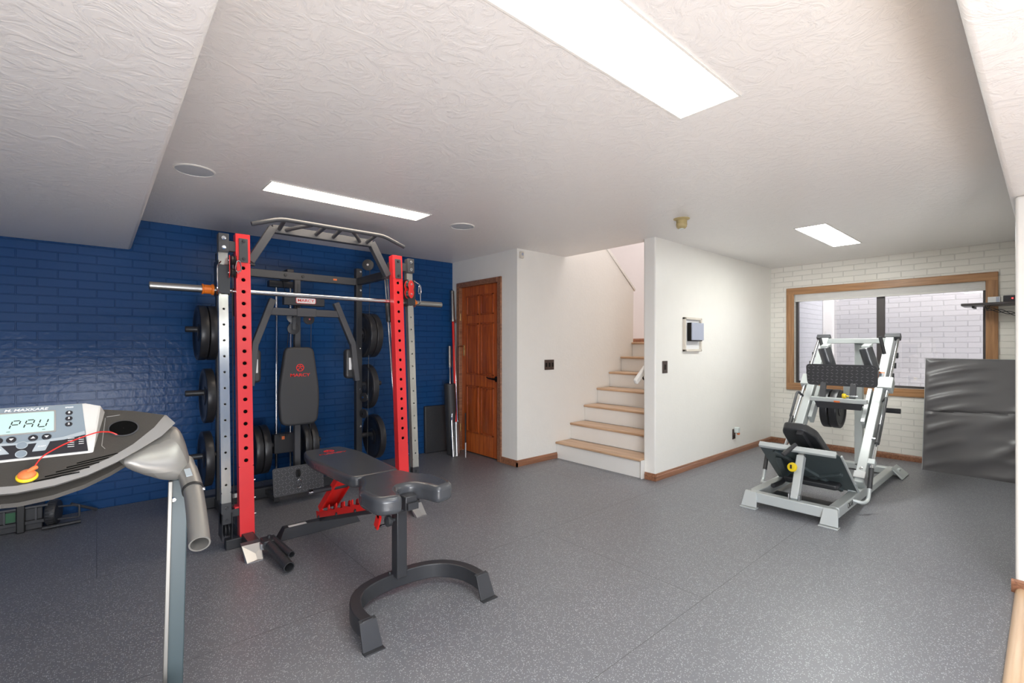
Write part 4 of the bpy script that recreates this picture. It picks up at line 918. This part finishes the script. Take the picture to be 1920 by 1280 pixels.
# ------------------------------------------------------------------ treadmill
TX = -.165
tm = thing('treadmill', 'grey and silver treadmill with a lit display and red safety cord in the left foreground', 'treadmill', (TX, 1.6, 0))
tz = lambda y: 1.12+.555*(y-2.15)
def sym(pts): return [(x, y) for x, y in pts]+[(2*TX-x, y) for x, y in pts[::-1]]
inner = [(-.165, 1.872), (-.09, 1.880), (-.03, 1.902), (.035, 1.938), (.09, 1.984), (.15, 2.054), (.184, 2.112), (.10, 2.146), (.012, 2.166), (-.165, 2.172)]
outer = [(-.165, 1.852), (-.09, 1.860), (-.02, 1.882), (.045, 1.918), (.105, 1.962), (.168, 2.014), (.212, 2.072), (.190, 2.118), (.10, 2.152), (.012, 2.172)]
ti = sym(inner[:-1]); to = sym(outer[:-1])
m = MB()
m.rings([[(x, y, tz(y)+.001) for x, y in sym(inner[:-1])], [(x, y, tz(y)-.01) for x, y in ti]])
tr = obj('console_tray', m, 'tread_dark', tm, smooth=False)
m = MB(); n_ = len(sym(outer[:-1])); o1 = sym(outer[:9]); i1 = sym(inner[:9])
m.rings([[(x, y, tz(y)) for x, y in i1], [(x, y, tz(y)-.004) for x, y in o1], [(x*.985+TX*.015, y+.02, tz(y)-.012) for x, y in o1], [(x*.9+TX*.1, y+.05, tz(y)-.03) for x, y in i1], [(x, y, tz(y)) for x, y in i1]], cap=False)
obj('console_rim', m, 'tread_silver_shaded', tm)
m = MB().prism([(x*.94+TX*.06, y+.03, tz(y)-.05) for x, y in o1], (0, 0, .012)); obj('console_underside', m, 'tread_dark', tm)
# end shells reaching down to the handles
for s_ in (-1, 1):
    f = lambda x: TX+s_*(x-TX)
    L1 = [(.213, 2.074, 1.074), (.205, 2.0, 1.03), (.165, 2.02, 1.035), (.10, 1.968, 1.005), (.05, 1.93, .985)]
    L2 = [(.24, 2.055, 1.03), (.225, 1.985, .985), (.18, 1.97, .98), (.12, 1.955, .965), (.06, 1.945, .965)]
    L3 = [(.252, 2.05, .965), (.245, 1.98, .935), (.205, 1.96, .925), (.14, 1.955, .925), (.075, 1.96, .945)]
    L4 = [(.262, 2.06, .91), (.252, 1.99, .88), (.215, 1.99, .858), (.175, 2.0, .872), (.10, 2.02, .925)]
    back = lambda L: [(x-.01, y+.09, z+.01) for x, y, z in L][::-1]
    m = MB()
    rr = [[(f(x), y, z) for x, y, z in L+back(L)] for L in (L1, L2, L3, L4)]
    m.rings(rr)
    sh = obj('console_end_shell', m, 'tread_silver', tm)
    sb_ = sh.modifiers.new('round', 'SUBSURF'); sb_.levels = sb_.render_levels = 2
    hd = obj('handlebar', MB().tube([(f(x), y, z) for x, y, z in ((.238, 2.06, .93), (.2405, 1.99, .902), (.2425, 1.93, .878), (.2425, 1.87, .853), (.239, 1.80, .824), (.234, 1.725, .79), (.2295, 1.665, .762))], .028, 24, hollow=True), 'tread_silver', tm)
    obj('handle_collar', MB().tube([(f(x), y, z) for x, y, z in ((.2398, 2.01, .910), (.242, 1.945, .884), (.2425, 1.905, .868))], .0305, 24), 'tread_silver', hd)
    obj('collar_band', MB().tube([(f(x), y, z) for x, y, z in ((.2425, 1.905, .868), (.2425, 1.896, .864))], .0315, 24), 'black_ink', hd)
    obj('pulse_sensor', MB().bar((f(.234), 1.965, .925), (f(.236), 1.925, .909), .018, .003, (0, -1, .4)), 'panel_light', hd)
    obj('collar_sticker', MB().bar((f(.254), 1.965, .918), (f(.256), 1.92, .899), .007, .003, (.6, -1, .4)), 'red_bright', hd)
    bolts('screw', [(f(.27), 1.89, .866)], (s_, -.3, 0), hd, .006, .006, 'chrome')
    up = obj('upright', MB().bar((f(.205), 2.09, .02), (f(.228), 2.13, .86), .055, .045, (0, 1, 0)), 'teal_steel', tm, .004)
    obj('upright_edge', MB().bar((f(.205)-.028, 2.058, .02), (f(.228)-.028, 2.098, .86), .013, .012, (0, 1, 0)), 'tread_silver', up, .002)
    bolts('screw', [(f(.228)-.02, 2.10, .79)], (-.2, -1, 0), up, .006, .004, 'chrome')
    obj('base_rail', box(f(.205)-.035, f(.205)+.035, .55, 2.10, .02, .08), 'teal_steel', tm, .005)
    obj('foot_rail', box(f(.17)-.04, f(.17)+.04, .58, 1.75, .16, .185), 'tread_silver', tm, .006)
obj('running_belt', box(TX-.24, TX+.24, .56, 1.76, .15, .176), 'vinyl_black', tm, .004)
obj('motor_cover', MB().prism(rounded([(TX-.36, 1.77, .09), (TX-.36, 2.03, .09), (TX-.36, 1.98, .19), (TX-.36, 1.78, .215)], .03), (.72, 0, 0)), 'tread_silver', tm, .01)
obj('base_cross_beam', box(TX-.37, TX+.37, 2.04, 2.10, .02, .07), 'teal_steel', tm, .004)
# raised display
D0 = Vector((TX, 1.969, 1.020)); dv = Vector((0, .6727, .7399)); dn = Vector((0, -.7399, .6727))
def dp(u, v, off=0): return D0+Vector((u-TX, 0, 0))+dv*v+dn*off
hs = MB()
hf = [dp(-.022, 0), dp(-.036, .176), dp(2*TX+.036, .176), dp(2*TX+.022, 0)]
ob = [Vector((.006, 1.972, 1.0225)), Vector((.012, 2.16, 1.148)), Vector((2*TX-.012, 2.16, 1.148)), Vector((2*TX-.006, 1.972, 1.0225))]
tp = [dp(-.022, 0), dp(-.036, .19), dp(2*TX+.036, .19), dp(2*TX+.022, 0)]
hs.rings([[Vector((-.006, 1.96, 1.01)), Vector((.022, 2.158, 1.122)), Vector((2*TX-.022, 2.158, 1.122)), Vector((2*TX+.006, 1.96, 1.01))],
          [dp(-.012, -.004, .002), Vector((.010, 2.085, 1.152)), Vector((2*TX-.010, 2.085, 1.152)), dp(2*TX+.012, -.004, .002)],
          [dp(-.016, 0, .004), dp(-.028, .188, .006), dp(2*TX+.028, .188, .006), dp(2*TX+.016, 0, .004)]])
dh = obj('display_housing', hs, 'tread_silver_lit', tm, .004, 3)
def dq(name, pts, mat, off=.0075, th=.001, parent=dh, r=0):
    P = [dp(u, v, off) for u, v in pts]
    return obj(name, MB().prism(rounded(P, r) if r else P, dn*th), mat, parent, smooth=False)
X2 = 2*TX
pn = dq('control_panel', [(-.020, .001), (-.036, .184), (X2+.036, .184), (X2+.020, .001)], 'panel_grey', .006)
ORG_pn = pn
dq('dark_panel', [(-.020, .001), (-.0275, .062), (-.075, .050), (TX, .046), (X2+.075, .050), (X2+.0275, .062), (X2+.020, .001)], 'panel_dark', .0072, .0006)
dq('light_band', [(-.0275, .062), (-.029, .076), (-.08, .060), (TX, .052), (X2+.08, .060), (X2+.029, .076), (X2+.0275, .062), (X2+.075, .05), (TX, .046), (-.075, .05)], 'panel_light', .0073, .0006)
sc = dq('screen_bezel', [(-.094, .082), (-.097, .165), (X2+.097, .165), (X2+.094, .082)], 'tread_silver_shaded', .0072, .0012, r=.004)
dq('lcd_screen', [(-.099, .087), (-.101, .160), (X2+.101, .160), (X2+.099, .087)], 'lcd', .0078, .0012, sc, .003)
def seg(ch, u0, v0, w_, h_, m_):
    S_ = {'P': 'abefg', 'A': 'abcefg', 'U': 'bcdef'}[ch]; sk = .006
    pt = {'a': ((.12, 1), (.88, 1)), 'b': ((1, .93), (1, .57)), 'c': ((1, .43), (1, .07)), 'd': ((.12, 0), (.88, 0)), 'e': ((0, .43), (0, .07)), 'f': ((0, .93), (0, .57)), 'g': ((.12, .5), (.88, .5))}
    for k in S_:
        q = [dp(u0+a*w_+sk*b_, v0+b_*h_, .0094) for a, b_ in pt[k]]; m_.bar(q[0], q[1], .0026, .0008, dn)
m = MB()
for i, ch in enumerate('PAU'): seg(ch, -.195+.030*i, .104, .017, .028, m)
for a, b_ in (((-.232, .112), (-.226, .118)), ((-.226, .118), (-.22, .114)), ((-.235, .128), (-.222, .128)), ((-.20, .094), (-.192, .094)), ((-.125, .093), (-.118, .093))): m.bar(dp(*a, .0094), dp(*b_, .0094), .001, .0006, dn)
obj('display_digits', m, 'black_ink', sc, label='dark segment characters on the display')
text('MAXKARE', .013, frame(dp(TX+.012, .1725, .0075), (1, 0, 0), dv), 'white_ink', dh, 'brand_lettering', sx=1.25, italic=.2)
text('M.', .013, frame(dp(TX-.037, .1725, .0075), (1, 0, 0), dv), 'white_ink', dh, 'brand_lettering', sx=1.25, italic=.2)
text('SPEED', .006, frame(dp(-.066, .172, .0075), (1, 0, 0), dv), 'white_ink', dh, 'button_caption', sx=1.2)
for k, ch in enumerate('852'):
    b_ = obj('speed_button', MB().lathe([(.0085, 0), (.0085, .0015), (.0075, .0025), (0, .0026)], dp(-.066, .150-.022*k, .007), dn, 24), 'panel_dark', dh)
    text(ch, .009, frame(dp(-.066, .150-.022*k, .0102), (1, 0, 0), dv), 'white_ink', b_, 'button_caption', sx=1.2)
for u, dr in ((-.215, 1), (-.188, -1), (-.143, 1), (-.114, -1)):
    b_ = obj('arrow_button', MB().lathe([(.0105, 0), (.0105, .0015), (.0095, .0025), (0, .0026)], dp(u, .066, .0075), dn, 24), 'panel_dark', dh)
    obj('arrow_mark', MB().prism([dp(u-.005, .066-.003*dr, .0102), dp(u+.005, .066-.003*dr, .0102), dp(u, .066+.004*dr, .0102)], dn*.0005), 'white_ink', b_, smooth=False)
for u, dr, cap in ((-.213, -1, 'STOP'), (-.123, 1, 'START')):
    b_ = dq('start_stop_button', [(u-.017+.006*dr, .048), (u+.011+.006*dr, .048), (u+.016-.008*dr, .018), (u-.012-.008*dr, .018)], 'panel_light', .0078, .0014, dh, .002)
    text(cap, .005, frame(dp(u, .033, .0096), (1, 0, 0), dv), 'white_ink', b_, 'button_caption', sx=1.2)
for v_ in (.044, .014):
    b_ = obj('round_button', MB().lathe([(.0125, 0), (.0125, .0012), (0, .0013)], dp(TX, v_, .0076), dn, 28), 'panel_light', dh)
    obj('button_face', MB().lathe([(.0105, .0012), (.0105, .0018), (0, .0019)], dp(TX, v_, .0076), dn, 28), 'panel_grey', b_)
m = MB()
for c_ in range(2):
    for r_2 in range(5 if c_ == 0 else 4): m.bar(dp(-.067+.025*c_, .052-.0075*r_2, .0082), dp(-.052+.022*c_, .052-.0075*r_2, .0082), .0016, .0005, dn)
obj('program_list', m, 'white_ink', dh)
# cup holder
cc = Vector((.068, 2.06, tz(2.06)+.002)); cx_, cy_ = Vector((1, 0, 0)), Vector((0, .8744, .4853)); cn = cx_.cross(cy_)
def el(r1, r2, off): return [cc+cx_*math.cos(2*PI*k/40)*r1+cy_*math.sin(2*PI*k/40)*r2+cn*off for k in range(40)]
obj('cup_holder', MB().rings([el(.041, .044, 0), el(.041, .044, .002), el(.037, .040, .0025)], cap=False), 'steel_charcoal', tm)
obj('cup_well_shade', MB().rings([el(.038, .041, .001), el(.033, .036, .0015), el(.001, .001, .0012)], cap=False), 'recess_shade', tm)  # flat dark disc paints the shaded depth; the tray is not cut
m = MB()
for k in range(5):
    y0 = 1.935-.0125*k; x0 = -.045-.022*k
    a, b_ = (x0, y0-.008), (x0+.095, y0+.014-.002*k)
    m.bar((a[0], a[1], tz(a[1])+.0015), (b_[0], b_[1], tz(b_[1])+.0015), .0035, .001, (0, -.5, .87))
obj('vent_slot_shade', m, 'recess_shade', tm)  # raised dark strips paint the shade inside the slots
m = MB().tube([(x, y, tz(y)+.001) for x, y in ((.022, 2.12), (.012, 1.99), (.02, 1.975))], .0012, 6).tube([(x, y, tz(y)+.001) for x, y in ((.025, 2.125), (.06, 2.13))], .0012, 6)
obj('tray_line', m, 'tread_silver_shaded', tm)
# safety key and cord
kc = Vector((TX+.018, 1.897, tz(1.897)))
sk_ = thing('safety_key', 'round orange and yellow safety key on the treadmill console with its cord', 'safety key', tuple(kc))
kn_ = Vector((0, -.485, .874))
obj('key_base', MB().lathe([(.023, .002), (.023, .006), (.02, .009), (0, .009)], kc, kn_, 32), 'yellow_plastic', sk_)
obj('key_cap', MB().lathe([(.019, .009), (.0185, .014), (.014, .019), (.006, .022), (0, .0225)], kc, kn_, 32), 'orange_sticker', sk_)
pts = [kc+kn_*.018, kc+kn_*.02+Vector((.012, .01, .006)), Vector((TX+.045, 1.925, 1.03)), Vector((-.075, 1.95, 1.055)), Vector((-.03, 1.97, 1.07)), Vector((.005, 2.01, 1.075)), Vector((.035, 2.03, 1.068)), Vector((.052, 2.03, 1.056)), Vector((.056, 2.032, 1.048))]
obj('safety_cord', MB().tube(fillet(pts, .03, 4), .0018, 8), 'red_bright', sk_)
obj('cord_loop', MB().tube(pts[:2]+[pts[1]+Vector((.006, .006, .002))], .006, 10), 'orange_sticker', sk_)

# ------------------------------------------------------------------ gear on the floor at the far left
t = thing('tool_crate', 'low black frame with green cells on the floor by the blue wall', 'equipment', (-.42, 4.98, 0))
obj('lower_rail', box(-.75, -.29, 4.90, 4.93, .05, .075), 'steel_black', t, .003)
obj('upper_rail', box(-.75, -.27, 4.90, 4.92, .165, .18), 'steel_charcoal', t, .003)
obj('body', box(-.75, -.30, 4.93, 5.12, .0, .16), 'steel_black', t, .006)
for x in (-.62, -.50, -.34): obj('divider', box(x, x+.01, 4.905, 4.93, .075, .165), 'steel_charcoal', t)
obj('green_cell', box(-.49, -.44, 4.921, 4.929, .08, .15), 'green_tape', t)
obj('strap', box(-.435, -.39, 4.885, 4.93, .0, .20), 'black_ink', t, .006)
obj('top_tube', MB().cyl((-.45, 4.97, .205), (-.32, 4.98, .205), .012), 'steel_charcoal', t)
t = thing('ab_roller', 'small black ribbed wheel roller beside the low black frame', 'ab roller', (-.22, 4.97, 0))
obj('wheel', MB().lathe([(.02, -.035), (.085, -.03), (.092, -.02), (.092, .02), (.085, .03), (.02, .035)], (-.245, 4.97, .093), (1, -.25, 0), 36), 'vinyl_black', t)
m = MB()
for k in range(24):
    a = 2*PI*k/24; c = Vector((-.245, 4.97, .093)); ax = Vector((1, -.25, 0)).normalized(); r1 = Vector((.25, 1, 0)).normalized()*math.cos(a)+Vector((0, 0, 1))*math.sin(a)
    m.bar(c+r1*.092-ax*.02, c+r1*.092+ax*.02, .006, .006, r1)
obj('wheel_ribs', m, 'steel_charcoal', t)
obj('handle_loop', MB().tube(fillet([(-.22, 4.93, .045), (-.10, 4.90, .045), (-.10, 4.90, .135), (-.22, 4.95, .135)], .012), .007, 10), 'steel_charcoal', t)
obj('handle', MB().cyl((-.30, 4.86, .015), (-.09, 4.86, .02), .0135), 'vinyl_black', t)
t = thing('steel_rod', 'black straight rod lying against the blue wall beside the ribbed roller', 'metal rod', (-.06, 5.1, 0))
obj('rod', MB().tube([(-.15, 5.05, .115), (.0, 5.14, .014)], .011, 12), 'steel_charcoal', t)
